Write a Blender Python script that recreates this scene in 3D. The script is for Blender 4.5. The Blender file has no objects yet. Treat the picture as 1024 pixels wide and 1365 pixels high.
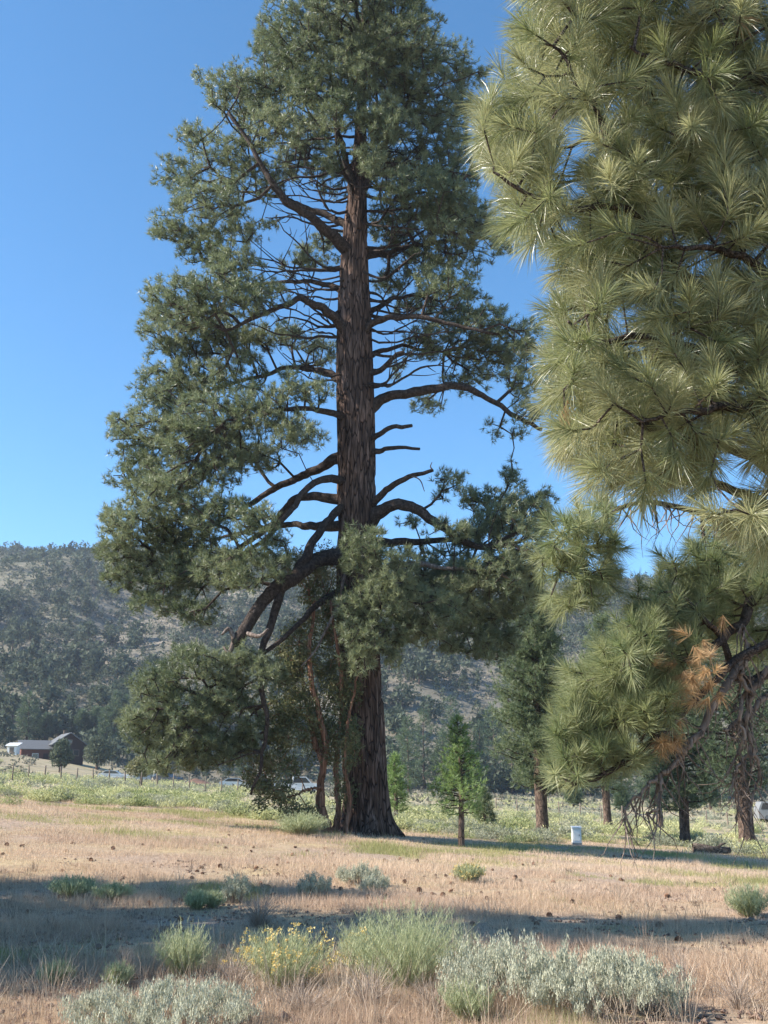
import bpy, math
import numpy as np
from mathutils import Vector

SC = bpy.context.scene
COL = SC.collection
R = math.radians

# ------------------------------------------------------------------ camera
W0, H0, FPX = 1024.0, 1365.0, 1365.0
PITCH = math.atan(362.0 / FPX)            # horizon near photo row 1045
CAM = np.array([0.0, 0.0, 1.6])
cd = bpy.data.cameras.new('camera')
cd.sensor_fit = 'VERTICAL'
cd.sensor_height = 36.0
cd.lens = 36.0
cd.clip_start = 0.05
cd.clip_end = 6000.0
cam = bpy.data.objects.new('camera', cd)
cam.location = CAM
cam.rotation_euler = (math.pi / 2 + PITCH, 0, 0)
COL.objects.link(cam)
SC.camera = cam

# ------------------------------------------------------------------ light
SUN_EL = R(35)
SUN_H = np.array([-0.985, -0.15]); SUN_H = SUN_H / np.linalg.norm(SUN_H)   # horizontal direction to the sun
SDIR = Vector((SUN_H[0] * math.cos(SUN_EL), SUN_H[1] * math.cos(SUN_EL), math.sin(SUN_EL)))
world = bpy.data.worlds.new('World')
SC.world = world
world.use_nodes = True
wn = world.node_tree.nodes
sky = wn.new('ShaderNodeTexSky')
sky.sky_type = 'NISHITA'
sky.sun_disc = False
sky.sun_elevation = SUN_EL
sky.sun_rotation = math.atan2(SDIR.x, SDIR.y)
sky.altitude = 2000
sky.air_density = 1.0
sky.dust_density = 0.3
sky.ozone_density = 3.0
bg = wn['Background']
bg.inputs['Strength'].default_value = 0.122
hs_ = wn.new('ShaderNodeHueSaturation')
hs_.inputs['Hue'].default_value = 0.492
hs_.inputs['Saturation'].default_value = 1.18
world.node_tree.links.new(sky.outputs[0], hs_.inputs['Color'])
world.node_tree.links.new(hs_.outputs[0], bg.inputs['Color'])
sd = bpy.data.lights.new('sun', 'SUN')
sd.energy = 5.0
sd.angle = R(0.5)
sd.color = (1.0, 0.92, 0.82)
sun = bpy.data.objects.new('sun', sd)
sun.rotation_euler = SDIR.to_track_quat('Z', 'Y').to_euler()
sun.location = (-30, 5, 30)
COL.objects.link(sun)
SC.view_settings.view_transform = 'Standard'
SC.view_settings.look = 'None'
SC.view_settings.gamma = 1.0
SC.view_settings.exposure = 1.2
SC.cycles.max_bounces = 6
SC.cycles.transparent_max_bounces = 8
SC.cycles.volume_bounces = 0
SC.cycles.use_denoising = True

# ------------------------------------------------------------------ helpers
rng = np.random.default_rng(7)

def at(u, v, Y):
    """photo pixel + world depth Y -> world point (arrays allowed)"""
    u = np.asarray(u, float); v = np.asarray(v, float); Y = np.asarray(Y, float)
    a = (u - W0 / 2) / FPX; b = (H0 / 2 - v) / FPX
    dy = math.cos(PITCH) - b * math.sin(PITCH)
    dz = math.sin(PITCH) + b * math.cos(PITCH)
    t = Y / dy
    return np.stack(np.broadcast_arrays(a * t, Y * np.ones_like(t), CAM[2] + dz * t), -1)

def _h(ix, iy, iz, seed):
    n = (ix * 374761393 + iy * 668265263 + iz * 2147483647 + seed * 974634777) & 0xFFFFFFFF
    n = ((n ^ (n >> 13)) * 1274126177) & 0xFFFFFFFF
    n = n ^ (n >> 16)
    return (n & 0xFFFF) / 65535.0

def vnoise(x, y, z=0.0, seed=0):
    x, y, z = np.broadcast_arrays(np.asarray(x, float), np.asarray(y, float), np.asarray(z, float))
    ix, iy, iz = np.floor(x).astype(np.int64), np.floor(y).astype(np.int64), np.floor(z).astype(np.int64)
    fx, fy, fz = x - ix, y - iy, z - iz
    fx, fy, fz = [f * f * (3 - 2 * f) for f in (fx, fy, fz)]
    r = 0
    for a in (0, 1):
        wx = fx if a else 1 - fx
        for b in (0, 1):
            wy = fy if b else 1 - fy
            for c in (0, 1):
                wz = fz if c else 1 - fz
                r = r + wx * wy * wz * _h(ix + a, iy + b, iz + c, seed)
    return r

def fbm(x, y, z=0.0, o=4, seed=0):
    r = 0; a = 0.5; f = 1.0
    for k in range(o):
        r = r + a * (vnoise(np.asarray(x) * f, np.asarray(y) * f, np.asarray(z) * f, seed + k) - 0.5)
        a *= 0.5; f *= 2.03
    return r

def sstep(a, b, x):
    t = np.clip((np.asarray(x, float) - a) / (b - a), 0, 1)
    return t * t * (3 - 2 * t)

def norm(v):
    return v / np.maximum(np.linalg.norm(v, axis=-1, keepdims=True), 1e-9)

def rdir(n, g=None):
    g = g or rng
    return norm(g.normal(size=(n, 3)))

# ------------------------------------------------------------------ terrain
FX = [-400, -150, -110, -80, -60, -46, -27, -16, 13, 57, 150, 400]
FZ = [40, 22, 13, 8.5, 5.4, 2.4, 1.3, 0.5, -0.5, -2.0, -3.0, -3.5]
RU = [-700, -300, -100, 0, 60, 130, 250, 400, 520, 640, 720, 800, 860, 950, 1040, 1200, 1500]
RV = [800, 760, 735, 730, 733, 737, 742, 758, 772, 782, 776, 772, 769, 768, 772, 780, 800]
HY0, HY1 = 235.0, 640.0
RX = at(RU, RV, HY1)

def zg(x, y):
    x = np.asarray(x, float); y = np.asarray(y, float)
    xn = np.where(x > 0, 25 * np.tanh(x / 25), 45 * np.tanh(x / 45))
    near = -0.08 * xn * sstep(9, 30, y)
    far = np.interp(x, FX, FZ)
    far = 0.5 * far + 0.25 * np.interp(x - 6, FX, FZ) + 0.25 * np.interp(x + 6, FX, FZ)
    k = sstep(60, 170, y)
    z = near * (1 - k) + far * k
    z = z + 0.10 * fbm(x / 3.5, y / 3.5, seed=3, o=3) + 0.07 * fbm(x / 0.8, y / 0.8, seed=9, o=2) * (y < 60)
    t = (y - HY0) / (HY1 - HY0)
    xs = x * HY1 / np.maximum(y, 120.0)
    rz = np.interp(xs, RX[:, 0], RX[:, 2])
    tc = np.clip(t, 0, 1)
    prof = 0.75 * tc + 0.25 * tc * tc * (3 - 2 * tc)
    prof = prof * sstep(-0.02, 0.12, t)
    hill = (rz - far) * prof
    over = np.clip(t - 1, 0, None)
    hill = hill - over * over * 400
    amp = np.clip(tc * 5, 0, 1) * (0.25 + 0.75 * np.clip((1 - tc) * 4, 0, 1))
    hill = hill + amp * (46 * fbm(x / 110, y / 190, seed=21, o=4) + 6 * fbm(x / 14, y / 14, seed=5, o=2))
    return z + np.where(t > -0.02, hill, 0)

def ground_hit(u, v, y0=6.0, y1=700.0):
    Y = np.concatenate([np.linspace(y0, 60, 1500), np.linspace(60.1, y1, 2500)])
    P = at(u, v, Y)
    d = P[:, 2] - zg(P[:, 0], P[:, 1])
    k = np.argmax(d <= 0) if (d <= 0).any() else len(Y) - 1
    p = P[k].copy(); p[2] = zg(p[0], p[1])
    return p

# ------------------------------------------------------------------ mesh building
def build_mesh(name, V, F, mat, tint=None, smooth=False):
    V = np.ascontiguousarray(np.asarray(V, np.float32).reshape(-1, 3))
    F = np.ascontiguousarray(np.asarray(F, np.int32))
    k = F.shape[1]; nf = F.shape[0]
    me = bpy.data.meshes.new(name)
    me.vertices.add(len(V)); me.vertices.foreach_set('co', V.ravel())
    me.loops.add(nf * k); me.loops.foreach_set('vertex_index', F.ravel())
    me.polygons.add(nf)
    me.polygons.foreach_set('loop_start', np.arange(0, nf * k, k, dtype=np.int32))
    me.polygons.foreach_set('use_smooth', np.full(nf, bool(smooth)))
    if tint is not None:
        a = me.attributes.new('tint', 'FLOAT', 'POINT')
        a.data.foreach_set('value', np.ascontiguousarray(np.asarray(tint, np.float32).ravel()))
    me.update(calc_edges=True)
    if mat is not None:
        me.materials.append(mat)
    return me

def link(name, me, parent=None):
    o = bpy.data.objects.new(name, me)
    COL.objects.link(o)
    if parent is not None:
        o.parent = parent
    return o

def tag(o, label, cat, group=None, kind=None):
    if label: o['label'] = label
    if cat: o['category'] = cat
    if group: o['group'] = group
    if kind: o['kind'] = kind
    return o

def thing(name, label, cat, loc=(0, 0, 0), group=None):
    o = bpy.data.objects.new(name, None)
    o.empty_display_size = 0.2
    o.location = [float(c) for c in loc]
    COL.objects.link(o)
    return tag(o, label, cat, group)

def part(name, V, F, mat, root, tint=None, smooth=False):
    """mesh in WORLD coordinates, stored relative to its thing's base"""
    off = np.array(root.location) if root is not None else 0
    if root is not None and root.parent is not None:
        off = off + np.array(root.parent.location)
    return link(name, build_mesh(name, np.asarray(V, float).reshape(-1, 3) - off, F, mat, tint, smooth), root)

def copy_thing(o, loc, rz=0.0, s=1.0, label=None, group=None):
    c = o.copy(); COL.objects.link(c)
    c.location = [float(k) for k in loc]; c.rotation_euler = (0, 0, rz)
    c.scale = (s, s, s) if np.isscalar(s) else s
    if label: c['label'] = label
    if group: c['group'] = group
    for ch in o.children:
        d = ch.copy(); COL.objects.link(d); d.parent = c
    return c

def cat_meshes(parts):
    V, F, T, n = [], [], [], 0
    for p in parts:
        V.append(p[0]); F.append(p[1] + n); n += len(p[0])
        T.append(p[2] if len(p) > 2 else np.zeros(len(p[0])))
    return np.concatenate(V), np.concatenate(F), np.concatenate(T)

def box(lo, hi):
    x0, y0, z0 = lo; x1, y1, z1 = hi
    V = [(x0, y0, z0), (x1, y0, z0), (x1, y1, z0), (x0, y1, z0), (x0, y0, z1), (x1, y0, z1), (x1, y1, z1), (x0, y1, z1)]
    F = [(0, 3, 2, 1), (4, 5, 6, 7), (0, 1, 5, 4), (1, 2, 6, 5), (2, 3, 7, 6), (3, 0, 4, 7)]
    return V, F

def catmull(P, n):
    P = np.asarray(P, float)
    Q = np.vstack([2 * P[0] - P[1], P, 2 * P[-1] - P[-2]])
    out = []
    seg = len(P) - 1
    ts = np.linspace(0, seg, n)
    for t in ts:
        i = min(int(t), seg - 1); f = t - i
        a, b, c, d = Q[i], Q[i + 1], Q[i + 2], Q[i + 3]
        out.append(0.5 * ((2 * b) + (c - a) * f + (2 * a - 5 * b + 4 * c - d) * f * f + (3 * b - a - 3 * c + d) * f ** 3))
    return np.array(out)

def tube(P, rad, sides=8, rough=0.0, seed=0, cap=True):
    """quads; P (n,3), rad (n)"""
    P = np.asarray(P, float); n = len(P); rad = np.asarray(rad, float)
    T = np.gradient(P, axis=0); T = norm(T)
    up = np.array([0.0, 0, 1.0]) if abs(T[0, 2]) < 0.9 else np.array([0, 1.0, 0])
    A = norm(np.cross(T[0], up)[None])[0]
    rings = []
    for i in range(n):
        A = A - T[i] * (A @ T[i]); A = A / max(np.linalg.norm(A), 1e-9)
        B = np.cross(T[i], A)
        th = np.linspace(0, 2 * np.pi, sides, endpoint=False)
        rr = rad[i] * np.ones(sides)
        if rough:
            rr = rr * (1 + rough * (vnoise(np.cos(th) * 2.5 + seed, np.sin(th) * 2.5, i * 0.45, seed) - 0.5) * 2)
        rings.append(P[i] + rr[:, None] * (np.cos(th)[:, None] * A + np.sin(th)[:, None] * B))
    V = np.concatenate(rings)
    i, j = np.meshgrid(np.arange(n - 1), np.arange(sides), indexing='ij')
    j2 = (j + 1) % sides
    F = np.stack([i * sides + j, i * sides + j2, (i + 1) * sides + j2, (i + 1) * sides + j], -1).reshape(-1, 4)
    if cap:
        c0 = len(V)
        V = np.vstack([V, P[-1] + T[-1] * rad[-1] * 0.4])
        k = (n - 1) * sides
        jj = np.arange(sides)
        F = np.vstack([F, np.stack([k + jj, k + (jj + 1) % sides, np.full(sides, c0), np.full(sides, c0)], -1)])
    return V, F

def quads_to_tris(F):
    a = F[:, [0, 1, 2]]; b = F[:, [0, 2, 3]]
    b = b[(b[:, 1] != b[:, 2]) & (b[:, 0] != b[:, 2])]
    return np.vstack([a, b])

def frusta(A, B, ra, rb, sides=4):
    """many independent tapered segments"""
    A = np.asarray(A, float); B = np.asarray(B, float); E = len(A)
    D = norm(B - A)
    up = np.where(np.abs(D[:, 2:3]) < 0.9, np.array([[0, 0, 1.0]]), np.array([[1.0, 0, 0]]))
    X = norm(np.cross(D, up)); Y = np.cross(D, X)
    th = np.linspace(0, 2 * np.pi, sides, endpoint=False)
    ring = np.cos(th)[None, :, None] * X[:, None] + np.sin(th)[None, :, None] * Y[:, None]
    Bx = B + D * np.asarray(rb)[:, None] * 0.6
    V = np.stack([A[:, None] + ring * np.asarray(ra)[:, None, None], Bx[:, None] + ring * np.asarray(rb)[:, None, None]], 1)
    base = np.arange(E)[:, None] * 2 * sides
    j = np.arange(sides)[None]; j2 = (j + 1) % sides
    F = np.stack([base + j, base + j2, base + sides + j2, base + sides + j], -1).reshape(-1, 4)
    return V.reshape(-1, 3), F

def tufts(pos, axis, n, length, width, a0=15, a1=80, along=0.1, droop=0.0, tint=None, seg=1, g=None, tj=0.15):
    """brushes of needles: n blades round each axis.  seg 1: one triangle, seg 2: bent blade"""
    g = g or rng
    N = len(pos); M = N * n
    P = np.repeat(pos, n, 0); Ax = np.repeat(norm(axis), n, 0)
    pr = np.cross(Ax, rdir(M, g)); pr = norm(pr)
    u = g.random(M)
    ang = np.radians(a0 + (a1 - a0) * (1 - u) ** 0.7 * (0.6 + 0.4 * g.random(M)))
    L = np.repeat(np.broadcast_to(length, (N,)), n) * g.uniform(0.75, 1.1, M)
    Wd = np.repeat(np.broadcast_to(width, (N,)), n)
    base = P + Ax * (u * np.repeat(np.broadcast_to(along, (N,)), n))[:, None]
    d = Ax * np.cos(ang)[:, None] + pr * np.sin(ang)[:, None]
    side = norm(np.cross(d, rdir(M, g))) * (Wd / 2)[:, None]
    tip = base + d * L[:, None]
    tip[:, 2] -= droop * L
    tt = np.zeros(M) if tint is None else np.repeat(tint, n)
    tt = np.clip(tt + g.normal(0, tj, M), 0, 1)
    if seg == 1:
        V = np.stack([base - side, base + side, tip], 1).reshape(-1, 3)
        F = np.arange(M * 3).reshape(-1, 3)
        return V, F, np.repeat(tt, 3)
    mid = base + d * L[:, None] * 0.55
    mid = mid + Ax * (0.05 * L)[:, None]
    V = np.stack([base - side * 0.8, base + side * 0.8, mid + side, mid - side, tip], 1).reshape(-1, 3)
    k = np.arange(M)[:, None] * 5
    F = np.stack([k + [0, 1, 2], k + [0, 2, 3], k + [3, 2, 4]], 1).reshape(-1, 3)
    return V, F, np.repeat(tt, 5)

def leaves(pos, size, asp=0.5, up=0.0, tint=None, g=None):
    """randomly turned small leaf triangles"""
    g = g or rng
    N = len(pos)
    d = rdir(N, g); d[:, 2] += up; d = norm(d)
    s = norm(np.cross(d, rdir(N, g)))
    L = np.broadcast_to(size, (N,)) * g.uniform(0.7, 1.2, N)
    V = np.stack([pos - s * (L * asp / 2)[:, None], pos + s * (L * asp / 2)[:, None], pos + d * L[:, None]], 1).reshape(-1, 3)
    tt = np.zeros(N) if tint is None else tint
    return V, np.arange(N * 3).reshape(-1, 3), np.repeat(np.clip(tt + g.normal(0, .1, N), 0, 1), 3)

def grow(seed_pos, seed_cost, seed_par, tips, alpha=0.35, step=0.5, wob=0.08, sag=0.0, g=None):
    """connect every tip to the growing tree (Prim-Dijkstra): returns nodes, parents, tip node ids"""
    g = g or rng
    pos = [np.asarray(p) for p in seed_pos]; cost = list(seed_cost); par = list(seed_par)
    T = np.asarray(tips); n = len(T)
    SP = np.asarray(seed_pos); Cst = np.asarray(seed_cost)
    key = np.full(n, 1e9); best = np.zeros(n, int)
    for k0 in range(0, len(SP), 64):
        D = np.linalg.norm(T[:, None] - SP[None, k0:k0 + 64], axis=2) + alpha * Cst[None, k0:k0 + 64]
        b = D.argmin(1); v = D[np.arange(n), b]
        m = v < key; key[m] = v[m]; best[m] = b[m] + k0
    done = np.zeros(n, bool); tipid = np.zeros(n, int)
    for it in range(n):
        i = int(np.argmin(np.where(done, 1e18, key)))
        done[i] = True
        p0 = pos[best[i]]; d = T[i] - p0; L = np.linalg.norm(d)
        m = max(1, int(L / step)); prev = int(best[i]); c0 = cost[prev]
        new = []
        bend = rdir(1, g)[0] * wob * L
        for q in range(1, m + 1):
            f = q / m
            w = 4 * f * (1 - f)
            p = p0 + d * f + (bend + np.array([0, 0, -sag * L])) * w
            pos.append(p); cost.append(c0 + L * f); par.append(prev); prev = len(pos) - 1; new.append(prev)
        tipid[i] = prev
        rem = ~done
        if rem.any():
            for q in new:
                D = np.linalg.norm(T - pos[q], axis=1) + alpha * cost[q]
                m2 = rem & (D < key); key[m2] = D[m2]; best[m2] = q
    return np.array(pos), np.array(par), tipid

def branch_mesh(pos, par, n_seed, r_tip, r_max=0.2, expo=2.3, sides=4):
    """pipe-model radii; only edges after the seeds are meshed"""
    N = len(pos)
    acc = np.zeros(N)
    kids = np.zeros(N, int)
    for i in range(n_seed, N):
        kids[par[i]] += 1
    acc[kids == 0] = r_tip ** expo
    for i in range(N - 1, n_seed - 1, -1):
        acc[i] = max(acc[i], r_tip ** expo)
        acc[par[i]] += acc[i]
    r = np.minimum(acc ** (1 / expo), r_max)
    e = np.arange(n_seed, N)
    pr = np.where(par[e] >= n_seed, np.minimum(r[par[e]], r[e] * 1.5), r[e] * 1.2)
    return frusta(pos[par[e]], pos[e], pr, r[e], sides), r

# ------------------------------------------------------------------ materials
def mat_new(name):
    m = bpy.data.materials.new(name); m.use_nodes = True
    nt = m.node_tree
    for n in list(nt.nodes):
        nt.nodes.remove(n)
    return m, nt, nt.nodes, nt.links

def needle_mat(name, c0, c1, trans=0.3, rough=0.5, spec=0.4, vary=0.0):
    m, nt, N, L = mat_new(name)
    out = N.new('ShaderNodeOutputMaterial')
    at_ = N.new('ShaderNodeAttribute'); at_.attribute_name = 'tint'
    mx = N.new('ShaderNodeMix'); mx.data_type = 'RGBA'
    mx.inputs[6].default_value = (*c0, 1); mx.inputs[7].default_value = (*c1, 1)
    if vary:
        oi = N.new('ShaderNodeObjectInfo'); ma = N.new('ShaderNodeMath'); ma.operation = 'MULTIPLY_ADD'; ma.use_clamp = True
        ma.inputs[1].default_value = vary; L.new(oi.outputs['Random'], ma.inputs[0])
        sb_ = N.new('ShaderNodeMath'); sb_.operation = 'SUBTRACT'; sb_.inputs[1].default_value = vary / 2
        L.new(at_.outputs['Fac'], sb_.inputs[0]); L.new(sb_.outputs[0], ma.inputs[2]); L.new(ma.outputs[0], mx.inputs[0])
    else:
        L.new(at_.outputs['Fac'], mx.inputs[0])
    pb = N.new('ShaderNodeBsdfPrincipled')
    pb.inputs['Roughness'].default_value = rough
    pb.inputs['Specular IOR Level'].default_value = spec
    L.new(mx.outputs[2], pb.inputs['Base Color'])
    tr = N.new('ShaderNodeBsdfTranslucent')
    hs = N.new('ShaderNodeHueSaturation'); hs.inputs['Value'].default_value = 1.5; hs.inputs['Saturation'].default_value = 1.15
    L.new(mx.outputs[2], hs.inputs['Color']); L.new(hs.outputs[0], tr.inputs['Color'])
    ms = N.new('ShaderNodeMixShader'); ms.inputs[0].default_value = trans
    L.new(pb.outputs[0], ms.inputs[1]); L.new(tr.outputs[0], ms.inputs[2]); L.new(ms.outputs[0], out.inputs['Surface'])
    return m

def bark_mat(name, c_deep, c_mid, c_plate, scale=6.0, stretch=0.22, bump=0.6, vs=1.1):
    m, nt, N, L = mat_new(name)
    out = N.new('ShaderNodeOutputMaterial'); pb = N.new('ShaderNodeBsdfPrincipled')
    pb.inputs['Roughness'].default_value = 0.9; pb.inputs['Specular IOR Level'].default_value = 0.15
    tc = N.new('ShaderNodeTexCoord'); mp = N.new('ShaderNodeMapping')
    mp.inputs['Scale'].default_value = (1, 1, stretch)
    L.new(tc.outputs['Object'], mp.inputs['Vector'])
    n1 = N.new('ShaderNodeTexNoise'); n1.inputs['Scale'].default_value = scale; n1.inputs['Detail'].default_value = 5
    n1.inputs['Distortion'].default_value = 0.6
    vo = N.new('ShaderNodeTexVoronoi'); vo.inputs['Scale'].default_value = scale * vs; vo.feature = 'DISTANCE_TO_EDGE'
    L.new(mp.outputs[0], n1.inputs['Vector']); L.new(mp.outputs[0], vo.inputs['Vector'])
    cr = N.new('ShaderNodeValToRGB')
    cr.color_ramp.elements[0].position = 0.25; cr.color_ramp.elements[0].color = (*c_deep, 1)
    cr.color_ramp.elements[1].position = 0.75; cr.color_ramp.elements[1].color = (*c_plate, 1)
    e = cr.color_ramp.elements.new(0.5); e.color = (*c_mid, 1)
    L.new(n1.outputs['Fac'], cr.inputs['Fac'])
    mu = N.new('ShaderNodeMath'); mu.operation = 'MULTIPLY'; mu.use_clamp = True; mu.inputs[1].default_value = 14
    L.new(vo.outputs['Distance'], mu.inputs[0])
    mx = N.new('ShaderNodeMix'); mx.data_type = 'RGBA'; mx.inputs[6].default_value = (*c_deep, 1)
    L.new(mu.outputs[0], mx.inputs[0]); L.new(cr.outputs[0], mx.inputs[7]); L.new(mx.outputs[2], pb.inputs['Base Color'])
    ad = N.new('ShaderNodeMath'); ad.operation = 'ADD'; L.new(mu.outputs[0], ad.inputs[0]); L.new(n1.outputs['Fac'], ad.inputs[1])
    bp = N.new('ShaderNodeBump'); bp.inputs['Strength'].default_value = bump; bp.inputs['Distance'].default_value = 0.06
    L.new(ad.outputs[0], bp.inputs['Height']); L.new(bp.outputs[0], pb.inputs['Normal'])
    L.new(pb.outputs[0], out.inputs['Surface'])
    return m

def plain_mat(name, c, rough=0.7, spec=0.3, var=0.15, scale=8.0, metal=0.0):
    m, nt, N, L = mat_new(name)
    out = N.new('ShaderNodeOutputMaterial'); pb = N.new('ShaderNodeBsdfPrincipled')
    pb.inputs['Roughness'].default_value = rough; pb.inputs['Specular IOR Level'].default_value = spec
    pb.inputs['Metallic'].default_value = metal
    tc = N.new('ShaderNodeTexCoord'); n1 = N.new('ShaderNodeTexNoise'); n1.inputs['Scale'].default_value = scale
    n1.inputs['Detail'].default_value = 4
    L.new(tc.outputs['Object'], n1.inputs['Vector'])
    mx = N.new('ShaderNodeMix'); mx.data_type = 'RGBA'
    mx.inputs[6].default_value = (*[k * (1 - var) for k in c], 1); mx.inputs[7].default_value = (*[min(1, k * (1 + var)) for k in c], 1)
    L.new(n1.outputs['Fac'], mx.inputs[0]); L.new(mx.outputs[2], pb.inputs['Base Color']); L.new(pb.outputs[0], out.inputs['Surface'])
    return m

def ground_mat(name, stops, scale, stops2, scale2, mixs, bump=0.5, bdist=0.05):
    m, nt, N, L = mat_new(name)
    out = N.new('ShaderNodeOutputMaterial'); pb = N.new('ShaderNodeBsdfPrincipled')
    pb.inputs['Roughness'].default_value = 0.95; pb.inputs['Specular IOR Level'].default_value = 0.1
    tc = N.new('ShaderNodeTexCoord')
    def ramp(stops, sc, det):
        n = N.new('ShaderNodeTexNoise'); n.inputs['Scale'].default_value = sc; n.inputs['Detail'].default_value = det
        n.inputs['Roughness'].default_value = 0.65
        L.new(tc.outputs['Object'], n.inputs['Vector'])
        cr = N.new('ShaderNodeValToRGB'); el = cr.color_ramp.elements
        while len(el) < len(stops): el.new(0.5)
        for e, (p, c) in zip(el, stops):
            e.position = p; e.color = (*c, 1)
        L.new(n.outputs['Fac'], cr.inputs['Fac'])
        return n, cr
    n1, c1 = ramp(stops, scale, 8); n2, c2 = ramp(stops2, scale2, 6)
    n3 = N.new('ShaderNodeTexNoise'); n3.inputs['Scale'].default_value = mixs; n3.inputs['Detail'].default_value = 5
    L.new(tc.outputs['Object'], n3.inputs['Vector'])
    mr = N.new('ShaderNodeMapRange'); mr.inputs[1].default_value = 0.4; mr.inputs[2].default_value = 0.6
    L.new(n3.outputs['Fac'], mr.inputs[0])
    mx = N.new('ShaderNodeMix'); mx.data_type = 'RGBA'
    L.new(mr.outputs[0], mx.inputs[0]); L.new(c1.outputs[0], mx.inputs[6]); L.new(c2.outputs[0], mx.inputs[7])
    L.new(mx.outputs[2], pb.inputs['Base Color'])
    bp = N.new('ShaderNodeBump'); bp.inputs['Strength'].default_value = bump; bp.inputs['Distance'].default_value = bdist
    L.new(n1.outputs['Fac'], bp.inputs['Height']); L.new(bp.outputs[0], pb.inputs['Normal']); L.new(pb.outputs[0], out.inputs['Surface'])
    return m

M = {}
M['ground'] = ground_mat('dry_soil', [(0.3, (.18, .13, .10)), (0.5, (.35, .26, .195)), (0.7, (.48, .375, .275))], 9.0,
                         [(0.35, (.30, .22, .13)), (0.55, (.44, .34, .20)), (0.75, (.40, .36, .20))], 4.0, 0.35)
M['valley'] = ground_mat('valley_soil', [(0.3, (.24, .20, .12)), (0.5, (.38, .32, .205)), (0.7, (.47, .38, .27))], 0.5,
                         [(0.35, (.26, .25, .12)), (0.6, (.40, .32, .22)), (0.75, (.45, .35, .26))], 0.2, 0.03, 0.4, 0.2)
M['hill'] = ground_mat('hill_soil', [(0.3, (.12, .12, .085)), (0.5, (.185, .165, .13)), (0.72, (.31, .26, .205))], 0.12,
                       [(0.3, (.10, .105, .075)), (0.55, (.17, .16, .115)), (0.75, (.28, .24, .18))], 0.3, 0.012, 0.7, 1.0)
M['bark'] = bark_mat('old_pine_bark', (.03, .021, .018), (.095, .062, .048), (.25, .17, .14), 7, 0.15, 1.0)
M['limb'] = bark_mat('limb_bark', (.03, .024, .021), (.085, .065, .055), (.17, .135, .115), 12, 0.8, 1.0, 4.0)
M['deadwood'] = bark_mat('dead_wood', (.09, .07, .06), (.20, .155, .13), (.34, .28, .24), 9, 0.3, 0.4)
M['redbark'] = bark_mat('juniper_bark', (.10, .05, .03), (.27, .14, .09), (.42, .25, .17), 14, 0.08, 0.8)
M['youngbark'] = bark_mat('young_pine_bark', (.04, .03, .025), (.12, .085, .065), (.20, .14, .11), 8, 0.4, 0.6)
M['needle_old'] = needle_mat('old_pine_needles', (.088, .114, .058), (.235, .26, .15), .32, .42, .5)
M['needle_near'] = needle_mat('near_pine_needles', (.15, .175, .075), (.36, .355, .205), .36, .36, .6)
M['needle_mid'] = needle_mat('mid_pine_needles', (.15, .185, .085), (.33, .345, .19), .36, .42)
M['needle_dead'] = needle_mat('dead_needles', (.30, .19, .10), (.50, .36, .21), .3, .6, .2)
M['needle_green'] = needle_mat('sapling_needles', (.12, .18, .065), (.26, .345, .14), .4, .5)
M['needle_dark'] = needle_mat('dark_pine_needles', (.055, .085, .05), (.13, .17, .09), .3, .5)
M['needle_grey'] = needle_mat('grey_pine_needles', (.085, .12, .065), (.20, .235, .125), .32, .5)
M['juniper_leaf'] = needle_mat('juniper_scales', (.075, .095, .045), (.22, .21, .11), .25, .6, .2)
M['hill_leaf'] = needle_mat('hill_tree_leaves', (.036, .054, .038), (.13, .147, .095), .2, .8, .1)
M['hill_shrub'] = needle_mat('hill_shrub_leaves', (.10, .115, .085), (.25, .22, .165), .15, .8, .1)
M['rabbit'] = needle_mat('rabbitbrush_stems', (.24, .275, .15), (.46, .475, .30), .3, .6, .2)
M['flower'] = needle_mat('rabbitbrush_flowers', (.50, .37, .14), (.66, .54, .26), .3, .7, .1)
M['sage'] = needle_mat('sagebrush_leaves', (.29, .295, .215), (.52, .525, .41), .2, .7, .1)
M['belt'] = needle_mat('green_brush_leaves', (.21, .25, .11), (.52, .51, .28), .25, .7, .1, .7)
M['belt_grey'] = needle_mat('grey_brush_leaves', (.17, .19, .13), (.40, .40, .29), .25, .7, .1, .6)
M['straw'] = needle_mat('dry_grass_blades', (.37, .265, .195), (.66, .53, .395), .3, .7, .1)
M['grass'] = needle_mat('green_grass_blades', (.20, .22, .095), (.40, .37, .18), .3, .7, .1)
M['deadstem'] = needle_mat('dead_brush_stems', (.24, .18, .14), (.45, .38, .32), .1, .8, .1)
M['cone'] = plain_mat('cone_scales', (.25, .15, .10), .8, .2, .4, 30)

# ------------------------------------------------------------------ ground and hillside
def sheet(name, xs, ys, mat, mats2=None):
    X, Y = np.meshgrid(xs, ys)
    V = np.stack([X, Y, zg(X, Y)], -1).reshape(-1, 3)
    nx, ny = len(xs), len(ys)
    i, j = np.meshgrid(np.arange(ny - 1), np.arange(nx - 1), indexing='ij')
    F = np.stack([i * nx + j, i * nx + j + 1, (i + 1) * nx + j + 1, (i + 1) * nx + j], -1).reshape(-1, 4)
    o = link(name, build_mesh(name, V, F, mat, None, True))
    o['kind'] = 'structure'
    return o

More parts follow.
